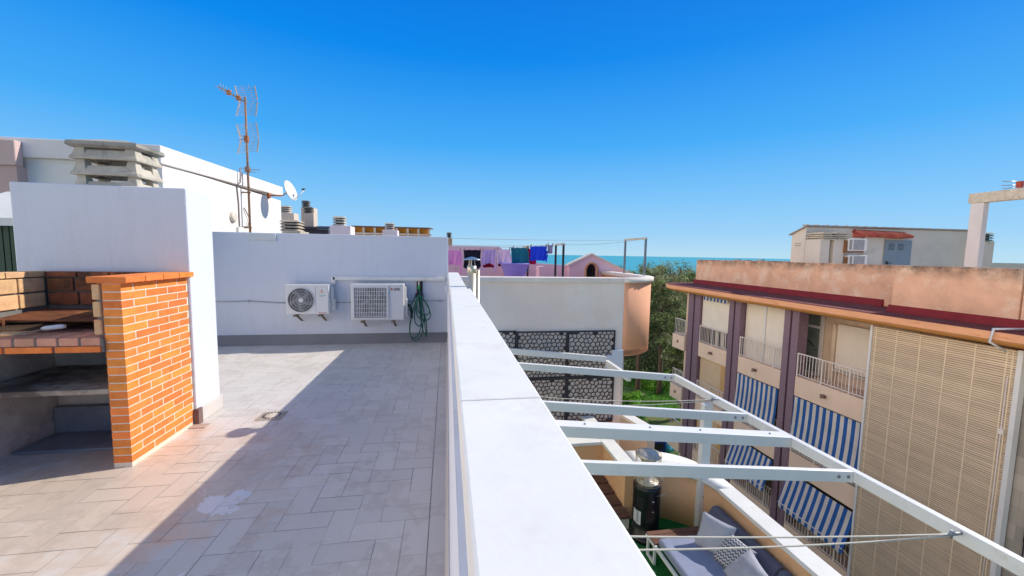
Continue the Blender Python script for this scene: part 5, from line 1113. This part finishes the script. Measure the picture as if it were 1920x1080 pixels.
for k in range(4):
    zt = -2.76-2.92*k; zf = zt-.75
    cz = -.33 if k == 0 else -2.76-2.92*(k-1)-.75     # ceiling of this storey's opening
    for bi, (ya, yb) in enumerate(bays):
        bal = MB(); bal.box((FX+.02, yb+.002, zf), (FX+.20, ya-.002, zt)); bp = bal.build('balcony_front', SOFF, rb, bevel=.006)
        b = MB(); b.box((FX+.20, yb, zt-.25), (14.32, ya, zt-.10)); b.build('balcony_slab', SOFF, rb)
        lamp((ya+yb)/2+(.1 if bi else 0), zt-.36, bp)
        rail(ya-.03, yb+.03, zt+.88, zt, bp)
        zfl = zt-.10
        if bi == 0:
            if k == 0:
                shutter(yb+.03, ya-.03, zt+.80, cz, FX+.12, SHUT, rb, .06, 'roller_blind')
                b = MB()
                for yy in (18.0, 17.55, 17.1): b.box((FX+.5, yy-.12, zfl), (FX+.53, yy+.10, zt+1.0))
                b.build('curtain', SHUT, rb); b = MB(); b.box((FX+.6, yb, zfl), (FX+.65, ya, zt+1.2)); b.build('dark_opening', DARK, rb)
                b = MB(); n = 36
                vs = [(FX+.02, yb+.15+(ya-yb-.35)*i/n, z) for z in (cz-.02, -.44) for i in range(n+1)]+[(FX+.0, yb+.15+(ya-yb-.35)*i/n, -.47-.06*abs(math.sin(pi*i/n*7))) for i in range(n+1)]
                b.add(vs, [[j*(n+1)+i, j*(n+1)+i+1, (j+1)*(n+1)+i+1, (j+1)*(n+1)+i] for j in (0, 1) for i in range(n)]); b.build('awning_valance', AWN, rb)
            else:
                shutter(yb+.45, ya-.03, zfl, cz, FX+.16, TAN, rb, .07); b = MB(); b.box((FX+.10, yb+.02, zfl), (FX+.40, yb+.28, cz)); b.box((FX+.12, yb+.28, zfl), (FX+.40, yb+.45, cz)); b.build('shutter_jamb', mat('orange_jamb', (.66, .40, .17), .08, 2, .8, .1, 60), rb)
        elif bi == 1:
            if k == 0:
                shutter(yb+.03, ya-1.20, zfl, cz, FX+.26, SHUT, rb, .05); shutter(ya-1.10, ya-.03, zfl, cz, FX+.26, SHUT, rb, .05)
                b = MB(); b.box((FX+.22, ya-1.20, zfl), (FX+.30, ya-1.10, cz)); b.build('shutter_mullion', WMETAL, rb)
            else:
                b = MB(); b.box((FX+1.0, yb, zfl), (FX+1.05, ya, cz)); b.build('dark_opening', mat('dim_brown_interior', (.16, .12, .09), .2, 1, .9, 0), rb)
                if k == 1: awning(yb+.05, ya-.03, cz-.03, cz-1.62, .09, rb)
                else: awning(yb+.05, ya-.03, cz-.08, cz-1.20, .34, rb)
        else:
            if k == 0:
                b = MB(); b.box((14.28, yb-.3, zfl), (14.318, ya+.6, cz)); b.build('recess_wall', mat('marbled_beige_tile', (.78, .62, .47), .12, 1.6, .5, .05, 60), rb)
                dd = MB(); y0, y1 = 13.55, 12.95
                dd.box((14.16, 12.92, zfl), (14.24, 13.02, cz)); dd.box((14.16, 13.72, zfl), (14.24, 13.80, cz)); dd.box((14.16, 13.02, -1.02), (14.24, 13.72, -.93)); dd.box((14.16, 13.02, zfl), (14.24, 13.72, zfl+.10)); dd.box((14.16, 13.02, cz-.08), (14.24, 13.72, cz))
                do = dd.build('door_frame', WMETAL, rb); b = MB(); b.box((14.19, 13.02, zfl+.1), (14.21, 13.72, -1.02)); b.box((14.19, 13.02, -.93), (14.21, 13.72, cz-.08)); b.build('pane', GLASSD, do)
                b = MB(); b.tube([(14.13, 13.05, -1.85), (14.13, 13.2, -1.85)], .012, 6); b.tube([(14.17, 13.60, -1.5), (14.17, 13.2, -1.75)], .02, 5); b.build('handle', DARKM, do)
                b = MB(); b.box((14.05, 12.30, zfl), (14.28, 12.42, -.72)); b.build('wall_pier', MATS['marbled_beige_tile'], rb)
                shutter(10.0, 12.28, -2.35, -.70, 14.1, SHUT, rb, .10); b = MB(); b.box((14.05, 10.0, -2.45), (14.26, 12.28, -2.36)); b.build('sill', CREAM, rb)
                b = MB(); b.box((13.75, 10.16, -2.86), (14.1, 10.75, -1.45)); b.build('cabinet', mat('mauve_cabinet', (.40, .33, .33), .05, 2, .7, .05, 60), rb, bevel=.01)
            else:
                b = MB(); b.box((FX+1.1, yb, zfl), (FX+1.15, ya, cz)); b.build('dark_opening', MATS['dim_brown_interior'], rb)
                if k == 1: awning(yb+.05, ya-.03, cz-.03, cz-1.70, .10, rb)
                elif k == 2: awning(yb+.05, ya-.03, cz-.10, cz-1.26, .36, rb)
    # corner balcony beyond the far pair of piers
    b = MB(); b.box((FX-.1, 19.78, zf-.02), (FX+.06, 20.95, zt+.03)); b.box((FX+.06, 20.8, zf-.02), (FX+1.5, 20.95, zt+.03)); cbl = b.build('corner_balcony', SOFF, rb, bevel=.01)
    rail(19.85, 20.85, zt+.92, zt+.03, cbl, .14, FX-.02)
    lamp(20.4, zt-.36, cbl)
    # second far column of balconies seen under the corner
    b = MB(); b.box((FX+.3, 20.0, zf+.1), (FX+1.4, 20.2, cz)) ; b.build('side_wall', SOFF, rb)
    # balconies at the near end, right of the blind
    b = MB(); b.box((FX+.02, 2, zf), (FX+.2, 6.35, zt)); bp = b.build('balcony_front', SOFF, rb, bevel=.006); rail(6.3, 2.2, zt+.88, zt, bp)
    b = MB(); b.box((FX+.2, 2, zt-.25), (14.32, 6.4, zt-.1)); b.build('balcony_slab', SOFF, rb)
b = MB(); b.box((FX+.03, 6.42, -13.3), (14.32, 6.86, -.33)); b.build('stone_pier', STONET, rb)
b = MB(); b.box((FX+.15, 10.1, -13.3), (FX+.2, 10.16, -.33)); b.build('reveal', BEIGE, rb)
# big tan blind
bl = MB(); BXX = 12.86; z = -.36; i = 0
while z > -12.9:
    jz = random.uniform(-.004, .004); jx = .004*math.sin(z*2.1)+random.uniform(-.002, .002)
    bl.hexa([(BXX+jx, 6.95, z-.041+jz), (BXX+jx+.012, 6.95, z-.041+jz), (BXX+jx+.012, 10.08, z-.041-jz), (BXX+jx, 10.08, z-.041-jz)], [(BXX+jx-.006, 6.95, z+jz), (BXX+jx+.006, 6.95, z+jz), (BXX+jx+.006, 10.08, z-jz), (BXX+jx-.006, 10.08, z-jz)]); z -= .056
blo = bl.build('slatted_blind', SLAT, rb)
for y in (7.02, 7.12, 7.68, 8.26, 8.84, 9.42, 9.98): b = MB(); b.box((BXX-.014, y-.012, -12.9), (BXX-.007, y+.012, -.36)); b.build('blind_tape', TAPE, blo)
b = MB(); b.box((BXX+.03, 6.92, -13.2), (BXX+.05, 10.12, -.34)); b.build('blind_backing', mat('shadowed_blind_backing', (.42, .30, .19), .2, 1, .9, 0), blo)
b = MB(); b.box((BXX-.03, 10.09, -13.2), (BXX+.10, 10.15, -.33)); b.build('blind_rail', WMETAL, rb)
b = MB(); b.box((BXX-.05, 6.84, -13.2), (BXX+.12, 6.93, -.33)); b.build('blind_rail', WMETAL, rb)
b = MB(); b.tube([(BXX-.03, 7.06, -1.0), (BXX-.04, 7.05, -4), (BXX-.03, 7.06, -8)], .012, 6)
for z in (-2.3, -5.1): b.box((BXX-.06, 7.0, z-.06), (BXX-.0, 7.1, z+.06))
b.build('pull_cord', RAILM, blo)
b = MB(); b.tube([(12.95, 6.95, .15), (12.23, 7.05, .14), (12.22, 7.08, -.16), (12.5, 6.95, -.36)], .028, 8); b.build('overflow_pipe', WMETAL, rb)
for zc in (-1.9, -4.6): 
    b = MB(); b.box((FX+.05, 5.6, zc-.1), (FX+.3, 6.3, zc+.05)); b.build('awning_box', WMETAL, rb)
    b = MB(); b.tube([(FX-.02, 6.55, zc-2.8), (FX, 6.55, zc)], .012, 6); b.build('cable', DARKM, rb)

# rooftop house on that building
HY_ = 16.0
def Q(px, py, dy=0): return P(px, py, 'y', HY_+dy)
rh = thing('rooftop_house', 'long weathered off-white rooftop house with grey door behind the terracotta parapet', 'building', (20, 17.5, .16))
xl = Q(1512, 430).x; DP = P(1484, 460, 'x', xl).y-HY_; xr = Q(1830, 430).x; zt_ = Q(1660, 429).z
b = MB(); b.hexa([(xl, HY_, .16), (xr, HY_, .16), (xr, HY_+DP, .16), (xl, HY_+DP, .16)], [(xl, HY_, zt_), (xr, HY_, zt_+.04), (xr, HY_+DP, zt_-.36), (xl, HY_+DP, zt_-.36)]); b.build('wall', OFFW, rh)
b = MB(); b.hexa([(xl-.10, HY_-.1, zt_+.002), (xr, HY_-.1, zt_+.042), (xr, HY_+DP+.1, zt_-.38), (xl-.1, HY_+DP+.1, zt_-.38)], [(xl-.10, HY_-.1, zt_+.05), (xr, HY_-.1, zt_+.09), (xr, HY_+DP+.1, zt_-.33), (xl-.1, HY_+DP+.1, zt_-.33)]); rf = b.build('roof', mat('grey_roof_edge', (.33, .29, .27), .2, 3, .9, .2, 50), rh)
b = MB()
for i in range(19):
    x = xl+(xr-xl)*i/18.5; b.tube([(x, HY_-.11, zt_+.06), (x, HY_+.2, zt_+.06)], .035, 6)
b.build('tile_ends', CONC, rf)
b = MB()
for dy in (.25, .36, .47):
    for zz in (2.35, 2.25): b.box((xl-.004, HY_+dy, zz), (xl+.01, HY_+dy+.05, zz+.04))
b.build('vent_holes', DARK, rh)
# door
d0, d1 = Q(1658, 450), Q(1703, 500)
b = MB(); b.box((d0.x-.05, HY_-.03, .16), (d1.x+.1, HY_-.002, d0.z+.06)); df = b.build('door_frame', CREAM, rh)
b = MB(); b.box((d0.x, HY_-.06, .2), (d1.x, HY_-.032, d0.z)); dr_ = b.build('door', GREYD, rh)
b = MB()
for x in (d0.x+.20, d0.x+.72):
    for i in range(5): b.box((x, HY_-.072, d0.z-.20-i*.065), (x+.34, HY_-.062, d0.z-.165-i*.065))
b.build('louvre', mat('dark_louvre_grey', (.10, .13, .17), .1, 3, .6, 0), dr_)
hd = P(1662, 493, 'y', HY_-.1); b = MB(); b.box((hd.x, HY_-.1, hd.z-.08), (hd.x+.07, HY_-.06, hd.z+.08)); b.bar((hd.x+.03, HY_-.11, hd.z), (hd.x+.25, HY_-.11, hd.z), .03); b.build('handle', DARKM, dr_)
# red tiled canopy
c0, c1 = P(1613, 441, 'y', HY_-.40), P(1712, 443, 'y', HY_-.40)
b = MB(); n = 15
for i in range(n):
    x = c0.x+(c1.x-c0.x)*(i+.5)/n; b.tube([(x, HY_-.46, c0.z-.02), (x, HY_-.01, c0.z+.24-.004*i)], .072, 8)
b.hexa([(c0.x, HY_-.4, c0.z-.07), (c1.x, HY_-.4, c0.z-.07), (c1.x, HY_, c0.z-.07), (c0.x, HY_, c0.z-.07)], [(c0.x, HY_-.4, c0.z-.03), (c1.x, HY_-.4, c0.z-.03), (c1.x, HY_, c0.z+.15), (c0.x, HY_, c0.z+.19)]); b.build('tiled_canopy', ROOFT, rh)
b = MB(); w0 = P(1620, 470, 'y', HY_-.2); b.box((w0.x, HY_-.2, .16), (P(1655, 470, 'y', HY_-.2).x, HY_-.001, c0.z-.072)); b.build('porch_wall', OFFW, rh)
for (p0, p1, lab) in ((1539, 1557, 'left one of the two off-white chimney shafts on the rooftop house'), (1565, 1584, 'right one of the two off-white chimney shafts beside the stacked air conditioners')):
    a, c = P(p0, 449, 'y', HY_-.9), P(p1, 449, 'y', HY_-.9)
    t = thing('chimney', lab, 'chimney', ((a.x+c.x)/2, HY_-.5, .16), 'twin chimneys beside the rooftop house')
    b = MB(); b.box((a.x, HY_-.9, .16), (c.x, HY_-.15, a.z)); b.build('shaft', OFFW, t, bevel=.015)
    e, f = P(p0+12, 447, 'y', HY_-.5), P(p1+26, 433, 'y', HY_-.5)
    b = MB()
    for k in range(4): zz = a.z+k*.085; b.box((a.x+.1-.05*(k % 2), HY_-.95, zz), (c.x+.35, HY_-.1, zz+.04)); 
    b.box((a.x+.2, HY_-.8, a.z), (c.x+.2, HY_-.2, a.z+.33)); b.build('cowl', CONC, t)
for (r0, r1, lab) in ((447, 471, 'upper one of two stacked air conditioners on the rooftop house wall'), (478, 502, 'lower one of two stacked air conditioners, partly behind the terracotta parapet')):
    a, c = P(1592, r0, 'y', HY_-1.0), P(1625, r1, 'y', HY_-1.0)
    t = thing('air_conditioner', lab, 'air conditioner', ((a.x+c.x)/2, HY_-.8, c.z), 'stacked air conditioners on the roof')
    b = MB(); b.box((a.x, HY_-1.0, c.z), (c.x, HY_-.56, a.z)); b.build('casing', ACW, t, bevel=.02)
    b = MB(); b.box((a.x+.26, HY_-1.012, c.z+.05), (c.x-.16, HY_-1.002, a.z-.05)); b.build('grille', mat('grey_grille', (.34, .34, .35), .1, 5, .7, 0), t)
    b = MB(); b.box((a.x+.05, HY_-1.012, c.z+.06), (a.x+.17, HY_-1.002, a.z-.06)); b.build('side_panel', mat('mid_grey_panel', (.30, .29, .28), .1, 5, .7, 0), t)
    b = MB(); b.bar((a.x-.12, HY_-.98, c.z-.06), (c.x-.15, HY_-.98, c.z-.03), .06); b.box((a.x-.14, HY_-1.0, c.z-.10), (a.x-.06, HY_-.9, a.z-.1)); b.build('rusty_bracket', mat('orange_rust', (.24, .11, .05), .3, 6, .9, .2, 60), t)
a, c = P(1519, 489, 'y', 15.6), P(1530, 489, 'y', 15.6)
b = MB(); b.box((a.x, 15.5, .16), (c.x+.25, 16.0-.002, a.z)); tag(b.build('roof_box', OFFW, bevel=.01), 'small low off-white box at the left foot of the rooftop house', 'box')
bk = thing('stair_tower', 'small off-white block with dark cowl right behind the concrete portal pillar', 'building', (23, 14, .16))
a, c = P(1838, 452, 'y', 15.6), P(1865, 452, 'y', 15.6); b = MB(); b.box((a.x, 15.6, .16), (c.x, 16.0-.002, a.z)); b.build('wall', OFFW, bk)
e = P(1846, 450, 'y', 15.7); cowl_on(bk, e.x, 15.8, a.z, .55, .42, 3, mat('greenish_cowl', (.14, .19, .17), .2, 4, .8, .1, 50))
b = MB(); a = P(1866, 493, 'y', 20); b.box((a.x-8, 21.0, 1.0), (a.x+9, 21.3, a.z)); b.build('far_roof_wall', OFFW, bk)

pt = thing('concrete_portal', 'weathered white concrete pillar and beam frame rising above the parapet at the right edge', 'portal frame', (17.7, 11, .16))
pf = 10.4; a = P(1838, 440, 'y', pf); c = P(1851, 440, 'y', pf); yb_ = P(1813, 440, 'x', a.x).y; PLW = mat('stained_white_concrete', (.60, .58, .58), .08, 2, .9, .3, 50, stain=(.40, .38, .36), stain_at=.58, stain_scale=1.5, stretch=(1, 1, .4))
zb_ = P(1813, 382, 'x', a.x).z; z2 = P(1813, 364, 'x', a.x).z
b = MB(); b.box((a.x, pf, .16), (c.x-.05, yb_, zb_)); b.build('pillar', PLW, pt, bevel=.02)
b = MB(); b.box((c.x-.049, pf+.12, .16), (c.x+.02, yb_-.1, zb_-.002)); b.build('pillar_rib', PLW, pt, bevel=.01)
b = MB(); b.box((a.x-.02, 4.5, zb_), (c.x+.03, yb_+.06, z2)); b.build('beam', CONC, pt, bevel=.02)
ta = thing('television_aerial', 'thin television aerial with red box at the far upper right edge', 'antenna', (17.6, 8.4, 3.9))
a = P(1912, 346, 'y', 9.0); AERG = mat('aluminium_grey', (.40, .42, .44), .1, 4, .4, .0, 60, metal=.6)
b = MB(); b.tube([(a.x, 9.0, z2), (a.x, 9.0, a.z+.05)], .02, 6); b.build('pole', AERG, ta)
b = MB()
for q0, q1 in (((1880, 340), (1925, 341)), ((1878, 348), (1925, 346)), ((1880, 354), (1925, 349))): b.tube([P(*q0, 'y', 9.0), P(*q1, 'y', 9.0)], .012, 5)
b.build('rods', AERG, ta); b = MB(); b.box((a.x-.06, 8.95, a.z-.09), (a.x+.06, 9.05, a.z+.09)); b.build('aerial_box', mat('red_plastic', (.50, .08, .04), .1, 4, .6, 0), ta)

# ================================================================== VEGETATION
def leafball(vs, fs, c, rad, n, size, rnd, flat=1.0, dirs=None):
    for _ in range(n):
        d_ = Vector((rnd.gauss(0, 1), rnd.gauss(0, 1), rnd.gauss(0, 1))).normalized()
        q = c + Vector((d_.x*rad[0], d_.y*rad[1], d_.z*rad[2]))*(rnd.random()**.38)
        nrm = (d_+Vector((rnd.uniform(-1, 1), rnd.uniform(-1, 1), rnd.uniform(-.3, 1.2)))).normalized()
        u_ = nrm.orthogonal().normalized(); v_ = nrm.cross(u_); a = rnd.uniform(0, 2*pi); u_, v_ = u_*math.cos(a)+v_*math.sin(a), v_*math.cos(a)-u_*math.sin(a)
        s_ = size*rnd.uniform(.6, 1.4); k = len(vs)
        vs += [tuple(q-u_*s_-v_*s_*.25), tuple(q+u_*s_*.1-v_*s_*.45), tuple(q+u_*s_), tuple(q+v_*s_*.40)]
        fs.append((k, k+1, k+2, k+3))
def add_mesh(name, vs, fs, m, parent):
    b = MB(); b.v = vs; b.f = [list(f) for f in fs]; b.sm = [False]*len(fs); b.mi = [0]*len(fs); return b.build(name, m, parent)
def pine(x, y, h, cr, label, m, seed, base=-13.3, crown_from=.34, bend=0.0):
    rnd = random.Random(seed); t = thing('pine_tree', label, 'tree', (x, y, base), 'pine trees between the buildings')
    top_ = Vector((x+bend, y+rnd.uniform(-.6, .6), base+h*.93)); pts = [Vector((x, y, base-.2)).lerp(top_, i/6)+Vector((rnd.uniform(-.12, .12), rnd.uniform(-.12, .12), 0))*(i > 0) for i in range(7)]
    b = MB(); b.tube(pts, [.30, .26, .23, .19, .15, .10, .04], 9)
    vs, fs = [], []; nb_ = 26
    for i in range(nb_):
        f = crown_from+(1-crown_from)*(i/nb_)**.85; a = i*2.4+rnd.uniform(-.4, .4); k = f*.93*6; kk = min(5, int(k)); st_ = pts[kk].lerp(pts[kk+1], min(1, k-kk))
        ext = cr*(math.sin(pi*min(1, (1-f)*.95/(1-crown_from)+.16))**.6)*rnd.uniform(.75, 1.15)
        e_ = st_+Vector((math.cos(a)*ext, math.sin(a)*ext, ext*rnd.uniform(.05, .5)))
        b.tube([st_, st_.lerp(e_, .5)+Vector((0, 0, -.08*ext)), e_], [.07, .045, .015], 5)
        for j in range(5):
            q = st_.lerp(e_, .45+.14*j)+Vector((rnd.uniform(-.5, .5), rnd.uniform(-.5, .5), rnd.uniform(-.1, .45)))
            r_ = rnd.uniform(.42, .85)*cr/3.0
            leafball(vs, fs, q, (r_, r_, r_*.5), 52, .135, rnd)
    leafball(vs, fs, top_+Vector((0, 0, .2)), (cr*.35, cr*.35, cr*.25), 160, .11, rnd)
    b.build('trunk', TRUNK, t); add_mesh('crown', vs, fs, m, t); return t
def topz(px, py, Y): return P(px, py, 'y', Y)
trees = [  # px of trunk, distance, px row of the top, crown radius, bend, material, label
 (1196, 38, 492, 2.9, .3, PINE, 'pine whose bare trunk rises directly right of the rounded peach corner'),
 (1237, 39, 486, 3.2, .2, PINE2, 'tall pine with a stout bare trunk, centre of the gap between the buildings'),
 (1268, 43, 484, 3.2, .0, PINE, 'pine behind the centre gap, left of the orange eave tip'),
 (1296, 47, 492, 3.4, .0, PINE2, 'pale pine whose top shows above the orange eave tip'),
 (1160, 50, 494, 3.0, .0, PINE, 'pine top seen between the two posts of the steel clothesline frame'),
 (1215, 55, 487, 3.6, .0, PINE, 'distant pine peeping over the peach corner coping'),
 (1255, 60, 488, 3.8, .0, PINE2, 'distant pale pine against the sea in the middle of the gap'),
 (1325, 60, 498, 3.8, .0, PINE, 'distant pine mostly hidden by the terracotta parapet end'),
 (1288, 33, 560, 2.6, .0, PINE, 'lower dark pine just beside the far balconies'),
 (1290, 31, 620, 2.0, .0, PINE2, 'small pale pine in front of the tall ones'),
]
for i, (px, Y, row, cr, bd, m_, lab) in enumerate(trees):
    q = P(px, row, 'y', Y); base = P(px, 700, 'y', Y)
    pine(base.x, Y, q.z+13.3, cr, lab, m_, 100+i, bend=bd+(q.x-base.x)*.6, crown_from=(.45 if i < 2 else .27))
rnd = random.Random(5)
vs, fs = [], []
for i in range(150):
    y = rnd.uniform(58, 110); x = y*rnd.uniform(.30, .72); hh = rnd.uniform(-1, 1)
    zt = 1.65 - y*rnd.uniform(.05, .085)
    for z in range(3): leafball(vs, fs, Vector((x+rnd.uniform(-1, 1), y, zt-1.2-z*3.4)), (2.6, 2.6, 2.1), 130, .30, rnd)
wd = add_mesh('far_wood', vs, fs, SCRUB, None); tag(wd, 'dark mass of pine wood far behind the trees, reaching the sea', 'wood', kind='stuff')
vs, fs = [], []
for i in range(90):
    y = rnd.uniform(43, 62); x = y*rnd.uniform(.40, .70); leafball(vs, fs, Vector((x, y, -13.3+rnd.uniform(.6, 3.2))), (1.8, 1.8, 1.6), 110, .2, rnd)
tag(add_mesh('undergrowth', vs, fs, SCRUB, None), 'dark undergrowth below the pines', 'undergrowth', kind='stuff')
for i, (px, row, Y, r_, lab) in enumerate([(1178, 738, 37, 1.0, 'bright green bush at the foot of the left pine trunk'), (1252, 735, 40, 1.5, 'bright green sprawling bush right of the stout pine trunk'), (1215, 742, 41, 1.0, 'bright green bush between the two bare trunks'), (1283, 712, 43, 1.6, 'leafy green shrub near the far balcony at the edge of the meadow'), (1190, 765, 33, .9, 'low bright shrub in the meadow in front of the left trunk'), (1262, 690, 46, 1.5, 'mid green shrub in the shade behind the stout pine')]):
    q = P(px, row, 'y', Y); t = thing('bush', lab, 'bush', (q.x, Y, -13.3)); vs, fs = [], []
    for j in range(9): leafball(vs, fs, Vector((q.x+rnd.uniform(-r_, r_)*.9, Y+rnd.uniform(-r_, r_)*.7, -13.3+r_*rnd.uniform(.2, 1.0))), (r_*.55, r_*.55, r_*.45), 170, .12, rnd)
    b = MB()
    for j in range(5): b.tube([(q.x, Y, -13.4), (q.x+rnd.uniform(-.5, .5)*r_, Y+rnd.uniform(-.5, .5)*r_, -13.3+r_*.8)], .025, 4)
    b.build('stems', TRUNK, t); add_mesh('foliage', vs, fs, BUSH, t)
vs, fs = [], []
for i in range(26000):
    y = rnd.uniform(24, 48); x = y*rnd.uniform(.36, .68); k = len(vs); hgt = rnd.uniform(.12, .42); a = rnd.uniform(0, pi); w_ = .035; lx, ly = rnd.uniform(-.12, .12), rnd.uniform(-.12, .12)
    if math.sin(x*.9)+math.sin(y*.7+x*.4) < -.7 or (y < 29 and x > 14.2): continue
    vs += [(x-w_*math.cos(a), y-w_*math.sin(a), -13.3), (x+w_*math.cos(a), y+w_*math.sin(a), -13.3), (x+lx, y+ly, -13.3+hgt)]; fs.append((k, k+1, k+2))
tag(add_mesh('meadow_grass', vs, fs, GRASSM, None), 'long bright green grass on the meadow between the buildings', 'grass', kind='stuff')

# blue bin trailer with cyan bags below the terrace
bx = thing('rubbish_trailer', 'blue lidded container with a dark open front on the bare earth below the terrace', 'container', (15.7, 27.2, -13.3))
b = MB(); b.box((14.9, 26.6, -13.0), (16.3, 28.4, -12.2)); b.build('body', mat('navy_plastic', (.01, .03, .26), .1, 3, .5, .05, 50), bx, bevel=.03)
b = MB(); b.hexa([(14.85, 26.5, -12.19), (16.35, 26.5, -12.19), (16.35, 28.5, -12.19), (14.85, 28.5, -12.19)], [(14.95, 26.6, -11.98), (16.25, 26.6, -11.98), (16.2, 28.4, -11.8), (15.0, 28.4, -11.8)]); b.build('lid', mat('royal_blue_plastic', (.05, .08, .52), .1, 3, .5, .05, 50), bx, bevel=.03)
b = MB(); b.box((15.05, 26.58, -12.8), (16.1, 26.598, -12.35)); b.build('opening', DARK, bx)
for sx in (15.05, 16.15): b = MB(); b.tube([(sx, 26.75, -13.12), (sx+.1, 26.75, -13.12)], .18, 14); b.build('wheel', DARKM, bx)
vs = cushion('rubbish_bag', (16.75, 26.9, -12.75), 1.0, .9, .9, 0, .4, mat('cyan_plastic_film', (.06, .42, .60), .3, 3, .35, .8, 6), pw=2.2); tag(vs, 'cyan plastic bag slumped against the blue container', 'bag')
